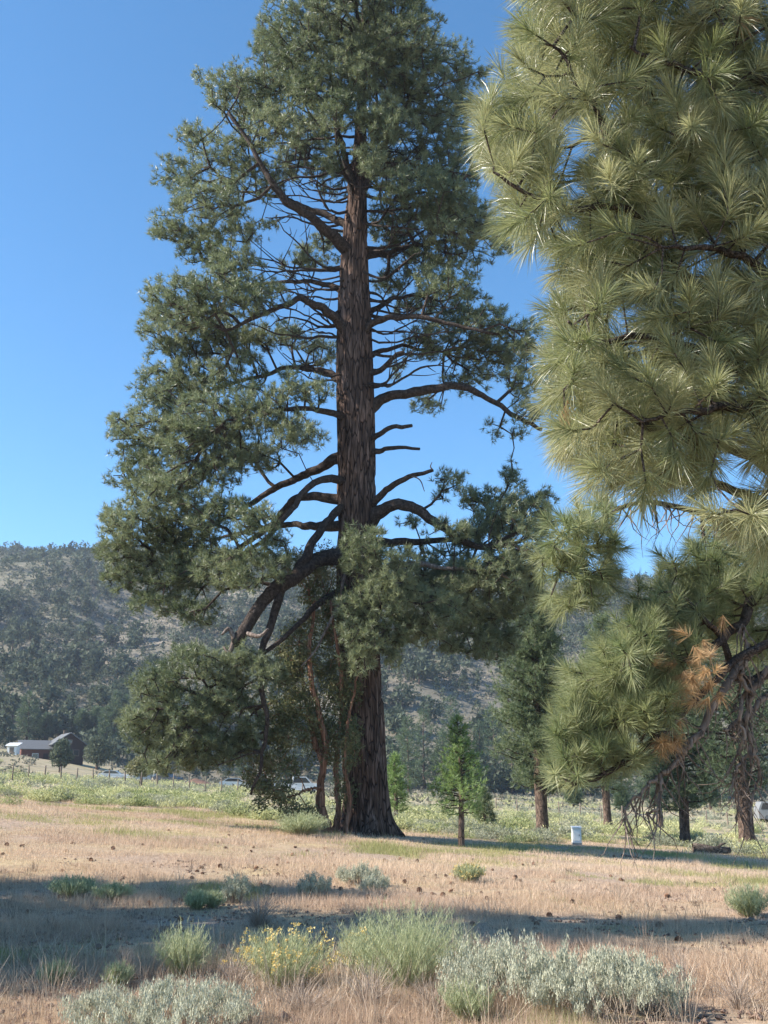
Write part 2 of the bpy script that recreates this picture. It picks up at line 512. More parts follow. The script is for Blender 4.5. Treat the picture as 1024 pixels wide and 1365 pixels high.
xs = np.concatenate([np.linspace(-420, -60, 40)[:-1], np.linspace(-60, -18, 60)[:-1], np.linspace(-18, 18, 220)[:-1],
                     np.linspace(18, 60, 60)[:-1], np.linspace(60, 420, 40)])
ys1 = np.concatenate([np.linspace(-60, 4, 24)[:-1], np.linspace(4, 48, 260)])
ground = sheet('ground', xs, ys1, M['ground'])
ys2 = np.concatenate([np.linspace(48, 110, 60)[:-1], np.linspace(110, 230, 60)])
valley = sheet('valley_floor', xs, ys2, M['valley'])
xs3 = np.linspace(-560, 560, 190)
ys3 = np.concatenate([np.linspace(229, 680, 160)[:-1], np.linspace(680, 1000, 30)])
hill = sheet('hillside', xs3, ys3, M['hill'])

# ------------------------------------------------------------------ the old pine
HY = 31.0
def hp(u, v, dy=0.0):
    return at(u, v, HY + dy)

base0 = ground_hit(489, 1112, 20, 50)
HY = float(base0[1])
old = thing('old_pine_tree', 'towering old pine with thick furrowed trunk, standing beside the red barked juniper', 'tree', base0)

TR = [(491, 1135, 92), (490, 1112, 76), (488, 1085, 62), (486, 1040, 57), (484, 980, 56), (480, 900, 54), (476, 800, 51), (475, 700, 49),
      (475, 600, 48), (473, 500, 47), (472, 420, 43), (472, 350, 36), (474, 300, 30), (477, 250, 22), (480, 200, 17),
      (482, 140, 12), (484, 80, 10), (485, 20, 6), (486, -50, 3), (486, -75, 1.5)]
tc = np.array([hp(u, v) for u, v, w in TR])
tw = np.array([w for _, _, w in TR])
tdepth = tc[:, 1] * math.cos(PITCH) + (tc[:, 2] - CAM[2]) * math.sin(PITCH)
trad = tw * tdepth / FPX / 2
NR, NS = 330, 72
TP = catmull(tc, NR)
TRAD = np.interp(np.linspace(0, len(TR) - 1, NR), np.arange(len(TR)), trad)
th = np.linspace(0, 2 * np.pi, NS, endpoint=False)
TH, ZZ = np.meshgrid(th, TP[:, 2])
cx, sx = np.cos(TH), np.sin(TH)
ridge = np.abs(fbm(cx * 5.0, sx * 5.0, ZZ * 0.55, o=3, seed=31)) * 4
ridge = np.clip(ridge, 0, 1)
plates = vnoise(cx * 9, sx * 9, ZZ * 2.2, 44)
flare = np.exp(-np.clip(ZZ - base0[2], 0, None) / 0.45)
lob = 1 + flare * 0.22 * np.cos(TH * 5 + 0.7)
rr = TRAD[:, None] * lob * (0.87 + 0.20 * np.minimum(ridge * 1.6, 1) + 0.03 * (plates - .5))
VT = np.stack([TP[:, None, 0] + rr * cx, TP[:, None, 1] + rr * sx, ZZ], -1).reshape(-1, 3)
i, j = np.meshgrid(np.arange(NR - 1), np.arange(NS), indexing='ij')
FT = np.stack([i * NS + j, i * NS + (j + 1) % NS, (i + 1) * NS + (j + 1) % NS, (i + 1) * NS + j], -1).reshape(-1, 4)
part('trunk', VT, FT, M['bark'], old, smooth=True)

def trunk_pt(v):
    k = np.argmin(np.abs(TP[:, 2] - hp(475, v)[2]))
    return TP[k]

# (points (u, v, depth offset), start radius, end radius, name, material)
LIMBS = [
    ([(470, 738, 0), (430, 745, -1.0), (395, 766, -1.7), (356, 800, -2.2), (326, 838, -2.5), (311, 856, -2.6)], .27, .16, 'limb', 'limb'),
    ([(396, 765, -1.7), (374, 790, -1.9), (363, 830, -2.2), (350, 870, -2.4), (346, 905, -2.6), (355, 960, -2.6), (350, 1010, -2.6), (334, 1060, -2.6)], .15, .035, 'limb', 'limb'),
    ([(468, 667, 0), (425, 662, .4), (392, 666, .9), (372, 690, 1.1), (340, 715, 1.3), (300, 742, 1.6), (240, 765, 1.8)], .17, .06, 'limb', 'limb'),
    ([(468, 648, 0), (440, 638, -.7), (412, 650, -1.3), (388, 680, -1.7), (352, 720, -1.9), (300, 752, -2.0)], .15, .05, 'limb', 'limb'),
    ([(466, 604, 0), (430, 622, .7), (390, 641, 1.2), (350, 662, 1.6), (300, 690, 2.0), (230, 712, 2.3)], .19, .05, 'limb', 'limb'),
    ([(466, 700, 0), (420, 702, 1.2), (392, 700, 1.8), (345, 705, 2.5), (280, 720, 3.2)], .17, .05, 'limb', 'limb'),
    ([(466, 668, 0), (438, 692, -.8), (414, 728, -1.5), (396, 764, -1.7)], .13, .15, 'limb', 'limb'),
    ([(484, 552, 0), (510, 534, 0), (545, 525, -.2), (590, 516, -.3), (620, 517, -.3), (655, 534, -.4), (690, 556, -.4), (722, 572, -.5)], .20, .06, 'limb', 'limb'),
    ([(488, 592, 0), (503, 580, -.4), (522, 571, -.6), (549, 567, -.8)], .12, .06, 'broken_limb', 'limb'),
    ([(488, 612, 0), (503, 602, -.3), (522, 596, -.5), (560, 599, -.7)], .12, .05, 'broken_limb', 'limb'),
    ([(490, 680, 0), (506, 662, -.4), (526, 645, -.7), (550, 634, -.9), (577, 627, -1.1)], .14, .06, 'broken_limb', 'limb'),
    ([(488, 700, 0), (508, 682, -.3), (532, 673, -.6), (560, 681, -.8), (590, 704, -1), (622, 722, -1.1), (660, 732, -1.2)], .25, .09, 'limb', 'limb'),
    ([(490, 724, 0), (540, 722, .6), (600, 720, 1.1), (650, 728, 1.4)], .16, .06, 'limb', 'limb'),
    ([(490, 758, 0), (560, 752, -.5), (600, 758, -1), (650, 762, -1.5), (690, 775, -1.7)], .10, .035, 'dead_limb', 'deadwood'),
    ([(490, 770, 0), (530, 770, .4), (570, 775, .8), (620, 795, 1), (640, 830, 1.1)], .14, .05, 'limb', 'limb'),
    ([(472, 345, 0), (440, 312, -.8), (410, 287, -1.3), (376, 262, -1.7), (352, 228, -1.9), (332, 190, -2), (303, 150, -2.1)], .20, .05, 'limb', 'limb'),
    ([(474, 305, 0), (440, 290, .4), (405, 276, .7), (370, 262, 1), (300, 255, 1.4)], .15, .04, 'limb', 'limb'),
    ([(472, 455, 0), (448, 425, -.6), (425, 407, -1), (400, 399, -1.3), (362, 415, -1.6), (300, 440, -1.8)], .20, .05, 'limb', 'limb'),
    ([(472, 520, 0), (440, 500, .6), (400, 490, 1.2), (330, 505, 1.8), (250, 530, 2.2)], .15, .04, 'limb', 'limb'),
    ([(476, 450, 0), (495, 418, .3), (530, 395, .7), (580, 398, 1.0)], .13, .05, 'limb', 'limb'),
    ([(476, 450, 0), (500, 430, -.5), (535, 422, -.9), (590, 430, -1.3), (650, 445, -1.6)], .14, .05, 'limb', 'limb'),
    ([(484, 480, 0), (505, 470, .5), (540, 462, 1), (600, 470, 1.4)], .12, .04, 'limb', 'limb'),
    ([(486, 500, 0), (508, 493, -.4), (524, 476, -.7), (540, 470, -.8)], .12, .06, 'limb', 'limb'),
    ([(477, 285, 0), (464, 225, -.3), (450, 170, -.6), (440, 105, -.8), (424, 50, -1)], .15, .04, 'limb', 'limb'),
    ([(480, 265, 0), (505, 212, -.4), (526, 170, -.7), (548, 128, -.9)], .13, .04, 'limb', 'limb'),
    ([(474, 345, 0), (520, 335, .7), (590, 322, 1.2), (655, 318, 1.5)], .13, .04, 'limb', 'limb'),
    ([(474, 400, 0), (440, 380, .8), (390, 375, 1.4), (300, 385, 2.0)], .14, .04, 'limb', 'limb'),
    ([(470, 560, 0), (430, 548, -.9), (380, 545, -1.6), (300, 565, -2.2)], .13, .04, 'limb', 'limb'),
    ([(476, 760, 0), (485, 745, -.9), (500, 750, -1.7), (510, 790, -2.3), (495, 840, -2.6)], .12, .04, 'limb', 'limb'),
    ([(466, 790, 0), (430, 800, -1.2), (380, 850, -2), (300, 900, -2.4), (240, 950, -2.6)], .12, .03, 'limb', 'limb'),
]
seedP, seedC, seedR = [], [], []
for v in range(20, 300, 12):
    seedP.append(trunk_pt(v)); seedC.append(0.0); seedR.append(-1)
for v in range(300, 860, 22):
    seedP.append(trunk_pt(v)); seedC.append(3.0); seedR.append(-1)
for k, (pts, r0, r1, nm, mm) in enumerate(LIMBS):
    P = np.array([hp(*p) for p in pts])
    n = max(14, int(np.linalg.norm(np.diff(P, axis=0), axis=1).sum() / 0.16))
    C = catmull(P, n)
    g = np.random.default_rng(100 + k)
    jit = np.stack([fbm(np.arange(n) * .35, k * 9.1 + a, seed=60 + a) for a in range(3)], -1) * 0.22
    jit[:1] = 0
    C = C + jit * np.minimum(1, np.arange(n) / 5.0)[:, None]
    f = np.linspace(0, 1, n)
    V, F = tube(C, r0 * (1 - f) + r1 * f + 0.35 * r0 * np.exp(-f * 9), 10, 0.16, k)
    part(nm, V, F, M[mm], old, smooth=True)
    if nm == 'limb':
        cl = np.concatenate([[0], np.cumsum(np.linalg.norm(np.diff(C, axis=0), axis=1))])
        for q in range(3, n, 2):
            seedP.append(C[q]); seedC.append(0.25 * cl[q]); seedR.append(-1)
# broken stub on the low sweeping limb
for pts in ([(313, 852, -2.6), (305, 838, -2.7), (296, 846, -2.8)], [(322, 842, -2.5), (345, 848, -2.9), (358, 838, -3.0)], [(312, 855, -2.6), (306, 870, -2.6), (298, 862, -2.6)]):
    C = catmull(np.array([hp(*p) for p in pts]), 8)
    V, F = tube(C, np.linspace(.09, .03, 8), 7, .2, 5)
    part('broken_stub', V, F, M['deadwood'], old, smooth=True)
# bare twigs near the trunk
for pts, r in (([(455, 800, -1.2), (432, 845, -1.6), (420, 868, -1.9), (402, 888, -2.1)], .05), ([(466, 745, -.8), (455, 790, -1.0), (462, 828, -1.1)], .07),
               ([(548, 634, -.9), (560, 640, -1), (566, 655, -1)], .03), ([(577, 627, -1.1), (574, 622, -1.1), (576, 616, -1.1)], .03)):
    C = catmull(np.array([hp(*p) for p in pts]), 10)
    V, F = tube(C, np.linspace(r, r * .4, 10), 6, .2, 8)
    part('bare_branch', V, F, M['deadwood'], old, smooth=True)

# thinner curved branches inside the crown
g = np.random.default_rng(91)
for k in range(64):
    v0 = g.uniform(150, 520); left = g.random() < .58
    du = g.uniform(50, 150); sgn = -1 if left else 1
    dyk = g.uniform(-2.2, 2.2)
    dv = g.normal(-8, 26)
    ut = 475 + sgn * 8
    P = np.array([hp(475, v0, 0), hp(ut + sgn * du * .3, v0 + g.uniform(0, 14), dyk * .35), hp(ut + sgn * du * .65, v0 + dv * .4 + g.normal(0, 8), dyk * .7), hp(ut + sgn * du, v0 + dv, dyk)])
    C = catmull(P, 18)
    C[2:] += np.stack([fbm(np.arange(18) * .4, k * 5.3 + a, seed=160 + a) for a in range(3)], -1)[2:] * .25
    r0_ = g.uniform(.035, .075)
    V, F = tube(C, np.linspace(r0_, .015, 18), 6, .2, k)
    part('branch', V, F, M['limb'], old, smooth=True)
    for q in range(10, 18, 2):
        seedP.append(C[q]); seedC.append(2.0); seedR.append(-1)
    for b_ in range(3):
        q = int(g.integers(6, 15)); d = norm((C[q + 1] - C[q])[None])[0] + g.normal(0, .6, 3) + [0, 0, .2]
        L_ = g.uniform(.4, 1.0); c0 = C[q]; c1 = c0 + d * L_ * .5 + g.normal(0, .06, 3); c2 = c1 + (d + [0, 0, .4]) * L_ * .5
        V, F = tube(catmull(np.array([c0, c1, c2]), 7), np.linspace(.024, .008, 7), 5); part('twig', V, F, M['limb'], old, smooth=True)
# foliage pads: u, v, ru, rv [, depth offset]
PADS = [
    (400, 40, 60, 45), (470, 22, 60, 40), (540, 36, 55, 42), (580, 80, 50, 40), (612, 112, 32, 26), (640, 98, 10, 10), (380, 92, 52, 40),
    (430, 105, 55, 45, -1.5), (505, 112, 60, 45, 1.5), (500, 80, 50, 40, -1.6), (565, 150, 58, 42), (470, -30, 40, 40), (485, -70, 18, 28), (440, -5, 60, 30), (530, -10, 50, 30),
    (302, 122, 36, 30), (265, 102, 8, 14), (318, 105, 14, 22), (335, 150, 45, 35), (372, 172, 48, 38), (258, 182, 24, 18), (300, 205, 52, 34),
    (238, 232, 32, 26), (280, 258, 58, 38), (350, 238, 45, 32), (425, 170, 45, 40, 2.8), (400, 215, 40, 30, 2.5), (540, 222, 58, 44, 1.5), (592, 200, 38, 38), (602, 258, 42, 34),
    (552, 292, 58, 38, 1.6), (640, 308, 42, 28), (600, 345, 60, 32), (672, 326, 18, 16), (552, 350, 42, 30, 2), (515, 300, 30, 36, 2.5), (510, 210, 30, 30, 2.8),
    (520, 165, 40, 35, -1.5), (590, 300, 40, 30, -1.5), (450, 240, 30, 30, 2.8), (430, 330, 36, 24, 3),
    (228, 306, 30, 26), (270, 320, 48, 34), (330, 302, 42, 24), (285, 388, 66, 36), (228, 396, 36, 26), (205, 385, 12, 10), (214, 440, 32, 32), (270, 440, 58, 38),
    (340, 398, 48, 28), (350, 450, 48, 28, 1.2), (240, 490, 52, 38), (204, 520, 28, 28), (312, 500, 52, 32), (218, 560, 48, 38), (168, 582, 22, 28), (155, 560, 10, 14),
    (280, 560, 58, 38), (350, 548, 56, 32, -1.5), (402, 520, 42, 28, -1.6), (395, 582, 44, 26, -2), (420, 470, 30, 26, 2), (390, 450, 30, 20, 2.5), (405, 350, 36, 20, 2),
    (184, 640, 40, 38), (240, 630, 52, 38), (300, 618, 48, 32), (345, 612, 32, 22), (170, 700, 34, 34), (230, 700, 58, 38), (288, 682, 46, 34),
    (338, 708, 44, 36, -2.6), (362, 745, 36, 32, -2.8), (330, 770, 34, 26, -2.6), (172, 760, 38, 36), (240, 768, 56, 38), (298, 758, 40, 30), (212, 806, 38, 20), (262, 818, 36, 20),
    (258, 888, 48, 28, -2.6), (212, 920, 38, 34, -2.6), (190, 970, 32, 36, -2.5), (250, 960, 52, 42, -2.4), (302, 928, 48, 38, -2.2), (230, 1008, 42, 26, -2.4),
    (290, 1000, 46, 32, -2.2), (328, 980, 32, 36, -1.8), (350, 900, 38, 28, -2.2), (318, 880, 30, 20, -2.6),
    (560, 402, 42, 28), (610, 412, 42, 32), (650, 432, 38, 28), (692, 452, 28, 28), (712, 432, 8, 12), (588, 452, 46, 28), (640, 480, 46, 28), (690, 502, 32, 34), (704, 546, 26, 24),
    (560, 462, 26, 22), (572, 542, 22, 16), (532, 488, 14, 14), (622, 508, 38, 18), (662, 570, 10, 18), (690, 575, 14, 12), (520, 380, 26, 20, 2),
    (586, 650, 9, 26), (608, 645, 9, 22), (624, 662, 14, 20), (681, 632, 14, 24), (652, 672, 36, 24), (692, 682, 42, 34), (724, 668, 16, 22), (640, 712, 42, 28), (702, 730, 36, 38),
    (600, 708, 32, 16), (545, 700, 14, 14), (660, 762, 42, 34), (622, 778, 42, 34), (692, 800, 26, 36), (650, 832, 36, 38), (660, 866, 28, 18), (590, 820, 30, 30), (560, 758, 36, 32),
    (490, 728, 32, 28, -2.8), (522, 760, 38, 34, -2.7), (470, 745, 14, 24, -2.6), (505, 800, 42, 32, -2.8), (542, 800, 36, 32, -2.4), (490, 848, 36, 32, -2.8), (482, 880, 22, 18, -2.8), (562, 838, 30, 28, -1.8),
    (470, 815, 20, 24, -2.7), (610, 750, 40, 30, .5), (680, 770, 40, 34, -.8), (625, 815, 40, 34, -.6), (670, 840, 34, 34, .8), (705, 765, 24, 40, .4), (640, 860, 34, 22, -.3), (668, 700, 44, 26, .9),
    (720, 700, 20, 24, .3), (575, 790, 34, 34, .6), (600, 860, 20, 20, -.8), (540, 840, 30, 30, -2.2), (520, 870, 24, 20, -2.4), (320, 590, 40, 30, 2), (260, 590, 50, 30, -1.5), (200, 600, 40, 30, 1),
    (300, 460, 50, 30, 1.8), (250, 420, 50, 30, -1.5), (310, 350, 44, 26, -1.4), (260, 520, 50, 30, 1.6), (220, 660, 50, 36, -1.2), (200, 730, 50, 36, .6), (270, 730, 50, 34, 1.4), (150, 690, 14, 20, 0), (142, 730, 14, 20, 0),
    (160, 740, 24, 26, -.6), (560, 100, 40, 40, -1.2), (600, 150, 34, 34, 1), (620, 230, 22, 30, .2), (570, 250, 46, 40, -1.4), (530, 330, 30, 24, 2.4), (620, 290, 40, 30, 1), (590, 380, 46, 24, -1), (650, 460, 44, 24, 1),
    (470, 95, 40, 45, -2.2), (455, 150, 34, 34, -2.4), (505, 160, 36, 34, -2.3), (490, 215, 26, 24, -2.6), (445, 215, 24, 24, -2.0), (525, 250, 30, 28, -2.2), (410, 120, 36, 30, -1.8), (500, 50, 60, 40, 1), (440, 60, 50, 40, 1.4), (360, 60, 26, 40, .4), (345, 120, 34, 30, -1),
]
g = np.random.default_rng(11)
tips, tipdir = [], []
for pd in PADS:
    u, v, ru, rv = pd[:4]
    lat = min(1.0, abs(u - 476) / 300.0)
    if len(pd) > 4:
        dy = pd[4]
    else:
        dy = g.uniform(-1, 1) * 3.2 * (1 - 0.6 * lat)
        if abs(u - 476) < 90 and 280 < v < 720: dy = abs(dy) + .8
    rd = min(1.5, 0.026 * (ru + rv) / 2 + .2)
    n = int(max(5, ru * rv * math.pi / (52 if v < 330 else 58)))
    q = rdir(n, g) * (g.random(n) ** 0.42)[:, None]
    P = at(u + q[:, 0] * ru, v + q[:, 1] * rv, HY + dy + rd * q[:, 2])
    tips.append(P)
tips = np.concatenate(tips)
# clumping: drop tips where a coarse noise is low so that gaps stay open
keep = vnoise(tips[:, 0] * 1.5, tips[:, 1] * 1.5, tips[:, 2] * 1.9, 77) > 0.24
tips = tips[keep]
nleaf = len(tips)
pos, par, tipid = grow(seedP, seedC, seedR, tips, alpha=0.45, step=0.45, wob=0.10, sag=0.03, g=g)
(bv, bf), _ = branch_mesh(pos, par, len(seedP), 0.014, 0.13, 2.2, 4)
o = part('twigs', bv, bf, M['limb'], old); o['kind'] = 'stuff'
tipid = tipid[:nleaf]
tp = pos[tipid]; td = norm(tp - pos[par[tipid]])
axm = np.array([TP[np.argmin(np.abs(TP[:, 2] - z))] for z in tp[:, 2]])
outw = tp - axm; outw[:, 2] = 0; outw = norm(outw)
K = 5
tpos = np.repeat(tp, K, 0); tax = norm(np.repeat(td, K, 0) * .5 + np.repeat(outw, K, 0) * .35 + np.array([0, 0, .75]) + g.normal(0, .45, (len(tp) * K, 3)))
tpos = tpos + g.normal(0, 1, (len(tpos), 3)) * np.array([.10, .10, .08])
ttint = np.clip(np.repeat(vnoise(tp[:, 0] * .8, tp[:, 1] * .8, tp[:, 2] * .8, 5), K) + g.normal(0, .18, len(tpos)), 0, 1)
V, F, T = tufts(tpos, tax, 19, g.uniform(.15, .25, len(tpos)), .020, 8, 100, .10, .02, ttint, g=g)
part('needles', V, F, M['needle_old'], old, T)
print('old pine tips', len(tips), 'needle tris', len(F))

# ------------------------------------------------------------------ red barked juniper beside the old pine
jb = ground_hit(436, 1110, 18, 45)
JY = float(jb[1])
jun = thing('juniper_tree', 'shaggy juniper with twisted reddish stringy trunk growing against the old pine', 'tree', jb)
JST = [([(440, 1122, 0), (432, 1090, 0), (426, 1050, .1), (436, 1000, .1), (428, 960, 0), (418, 920, -.1), (412, 870, -.1), (420, 800, 0)], .16, .05),
       ([(430, 1015, .1), (418, 985, .2), (412, 950, .3), (404, 910, .3), (400, 850, .2)], .10, .04),
       ([(444, 1115, .1), (452, 1080, .2), (448, 1040, .3), (450, 990, .3), (456, 940, .1), (452, 880, -.1), (440, 800, 0)], .10, .04),
       ([(460, 1118, .0), (466, 1070, .1), (460, 1020, -.1), (466, 960, -.1), (476, 900, -.2)], .09, .03),
       ([(430, 1050, 0), (412, 1052, -.3), (392, 1060, -.5), (372, 1064, -.7)], .05, .02)]
sp, scst, spr = [], [], []
for k, (pts, r0, r1) in enumerate(JST):
    C = catmull(np.array([at(u, v, JY + d) for u, v, d in pts]), 30)
    C[1:] += g.normal(0, .02, (29, 3))
    V, F = tube(C, np.linspace(r0, r1, 30), 12, .28, 20 + k)
    part('trunk' if k == 0 else 'stem', V, F, M['redbark'], jun, smooth=True)
    for q in range(6, 30, 2): sp.append(C[q]); scst.append(0); spr.append(-1)
JP = [(418, 765, 42, 40, .6), (440, 820, 40, 46, .5), (398, 868, 34, 44, .2), (448, 900, 38, 50, .3), (396, 950, 32, 48, 0), (440, 978, 36, 44, .3),
      (376, 1008, 36, 36, -.4), (366, 1058, 32, 22, -.6), (456, 1045, 16, 34, .4), (400, 1085, 26, 14, -.7), 
      (370, 960, 24, 30, .2), (345, 1030, 20, 28, -.2), (468, 990, 10, 40, -.5), (385, 905, 20, 30, .5)]
tips = []
for (u, v, ru, rv, dy) in JP:
    n = int(ru * rv * 3.14 / 46); q = rdir(n, g) * (g.random(n) ** .4)[:, None]
    tips.append(at(u + q[:, 0] * ru, v + q[:, 1] * rv, JY + dy + .7 * q[:, 2]))
tips = np.concatenate(tips)
tips = tips[(vnoise(tips[:, 0] * 2.2, tips[:, 1] * 2.2, tips[:, 2] * 1.6, 3) > .30) & (tips[:, 2] > zg(tips[:, 0], tips[:, 1]) + .1)]
pos, par, tipid = grow(sp, scst, spr, tips, .4, .3, .12, .0, g)
(bv, bf), _ = branch_mesh(pos, par, len(sp), .008, .05, 2.2, 4)
o = part('twigs', bv, bf, M['redbark'], jun); o['kind'] = 'stuff'
tp = np.repeat(pos[tipid], 34, 0) + g.normal(0, .11, (len(tips) * 34, 3))
V, F, T = leaves(tp, .13, .34, .1, np.repeat(g.random(len(tips)) * .8, 34), g)
part('scaly_foliage', V, F, M['juniper_leaf'], jun, T)

# ------------------------------------------------------------------ pine whose boughs fill the upper right
def inside(poly, u, v):
    poly = np.asarray(poly, float); n = len(poly); c = np.zeros(len(u), bool); j = n - 1
    for i in range(n):
        xi, yi = poly[i]; xj, yj = poly[j]
        if yi != yj:
            c ^= ((yi > v) != (yj > v)) & (u < (xj - xi) * (v - yi) / (yj - yi) + xi)
        j = i
    return c

AX, AYY = 3.75, 5.9
ab = np.array([AX, AYY, float(zg(AX, AYY))])
pa = thing('overhanging_pine_tree', 'nearby pine reaching long yellow-green needle boughs in front of the old tree', 'tree', ab)
hA = 8.5
C = np.array([[AX + .05 * math.sin(z * .8), AYY + .04 * math.cos(z), ab[2] - .15 + z] for z in np.linspace(0, hA, 40)])
V, F = tube(C, np.interp(np.linspace(0, hA, 40), [0, .4, 3, hA], [.30, .22, .18, .04]), 20, .12, 3)
part('trunk', V, F, M['youngbark'], pa, smooth=True)
ALIMB = [
    [(None, 330, 0), (1090, 325, 5.9), (973, 281, 5.6), (905, 243, 5.4), (819, 195, 5.2), (799, 157, 5.1), (770, 110, 5.0), (735, 62, 4.95)],
    [(None, 240, 0), (1100, 230, 6.1), (1020, 205, 6.0), (960, 200, 6.0), (900, 190, 5.9), (860, 150, 5.8)],
    [(None, 560, 0), (1080, 540, 5.8), (1000, 500, 5.6), (930, 470, 5.4), (860, 450, 5.2), (790, 455, 5.1), (760, 430, 5.0)],
    [(None, 500, 0), (1060, 470, 6.0), (980, 410, 5.7), (904, 364, 5.5), (857, 292, 5.3), (800, 275, 5.1), (720, 270, 5.0), (660, 230, 4.95)],
    [(None, 660, 0), (1060, 640, 6.0), (990, 600, 5.8), (900, 580, 5.5), (828, 540, 5.3), (778, 500, 5.2), (750, 520, 5.1)],
    [(None, 700, 0), (1070, 690, 6.3), (1000, 660, 6.2), (930, 640, 6.0), (860, 650, 5.8), (800, 630, 5.6)],
    [(None, 60, 0), (1060, 40, 5.9), (960, 10, 5.6), (880, -20, 5.4), (780, -30, 5.2)],
    [(None, 100, 0), (1060, 110, 5.6), (980, 100, 5.3), (900, 90, 5.0), (840, 60, 4.9)],
    [(None, 420, 0), (1080, 400, 5.6), (1000, 350, 5.3), (940, 330, 5.0), (880, 330, 4.9)],
    [(None, 600, 0), (1070, 570, 5.5), (990, 540, 5.2), (920, 550, 5.0), (860, 560, 4.9)],
]
sp, scst, spr = [], [], []
for k, pts in enumerate(ALIMB):
    P = [np.array([AX, AYY, float(at(1100, pts[0][1], AYY)[2]) - .15])] + [at(*p) for p in pts[1:]]
    n = 40; C = catmull(np.array(P), n)
    C[2:] += np.stack([fbm(np.arange(n) * .3, k * 7.7 + a, seed=80 + a) for a in range(3)], -1)[2:] * .07
    f = np.linspace(0, 1, n)
    V, F = tube(C, .045 * (1 - f) + .008 * f, 8, .12, k)
    part('limb', V, F, M['limb'], pa, smooth=True)
    cl = np.concatenate([[0], np.cumsum(np.linalg.norm(np.diff(C, axis=0), axis=1))])
    for q in range(8, n): sp.append(C[q]); scst.append(.15 * cl[q]); spr.append(-1)
APOLY = [(690, -160), (700, 0), (712, 70), (660, 118), (640, 150), (648, 200), (668, 250), (690, 300), (735, 335), (752, 380), (738, 450), (738, 520),
         (752, 580), (770, 610), (800, 640), (850, 650), (905, 650), (960, 640), (1024, 640), (1200, 640), (1240, -160)]
n = 4200
uu = g.uniform(630, 1240, n); vv = g.uniform(-160, 670, n)
m = inside(APOLY, uu, vv)
uu, vv = uu[m], vv[m]
yy = g.uniform(4.75, 6.5, len(uu)) + (uu - 640) / 600 * .25
P = at(uu, vv, yy)
q = g.normal(0, .5, (150, 3))
ue = np.where(np.arange(150) < 105, 985 + q[:, 0] * 80, 1005 + q[:, 0] * 45); ve = np.where(np.arange(150) < 105, 600 + q[:, 1] * 70, 690 + q[:, 1] * 36)
uu = np.concatenate([uu, ue]); vv = np.concatenate([vv, ve]); P = np.vstack([P, at(ue, ve, 5.5 + .8 * q[:, 2])])
# keep tips apart, leave a few windows open
sel = []
for q in range(len(P)):
    if sel and np.min(np.linalg.norm(P[sel] - P[q], axis=1)) < .125: continue
    hole = vnoise(uu[q] / 70, vv[q] / 70, 0, 12)
    if hole < .22: continue
    sel.append(q)
tips = P[sel]
pos, par, tipid = grow(sp, scst, spr, tips, .35, .12, .12, .02, g)
(bv, bf), _ = branch_mesh(pos, par, len(sp), .0048, .03, 2.3, 5)
o = part('twigs', bv, bf, M['limb'], pa); o['kind'] = 'stuff'
tp = pos[tipid]; td = norm(tp - pos[par[tipid]])
td = norm(td + np.array([-.25, 0, .35]) + g.normal(0, .18, td.shape))
tnt = np.clip(g.normal(.5, .22, len(tp)), 0, 1)
V, F, T = tufts(tp - td * .06, td, 175, g.uniform(.15, .22, len(tp)), .0030, 8, 92, .14, .10, tnt, seg=2, g=g, tj=.2)
part('needles', V, F, M['needle_near'], pa, T)
print('near pine tips', len(tips), len(F))
# a few browned clusters
bi = g.choice(len(tips), 9, replace=False)
V, F, T = tufts(tp[bi] - td[bi] * .2, -td[bi] + np.array([0, 0, -1.2]), 40, .15, .0042, 10, 45, .08, .2, np.full(9, .4), seg=2, g=g)
part('dead_needles', V, F, M['needle_dead'], pa, T)

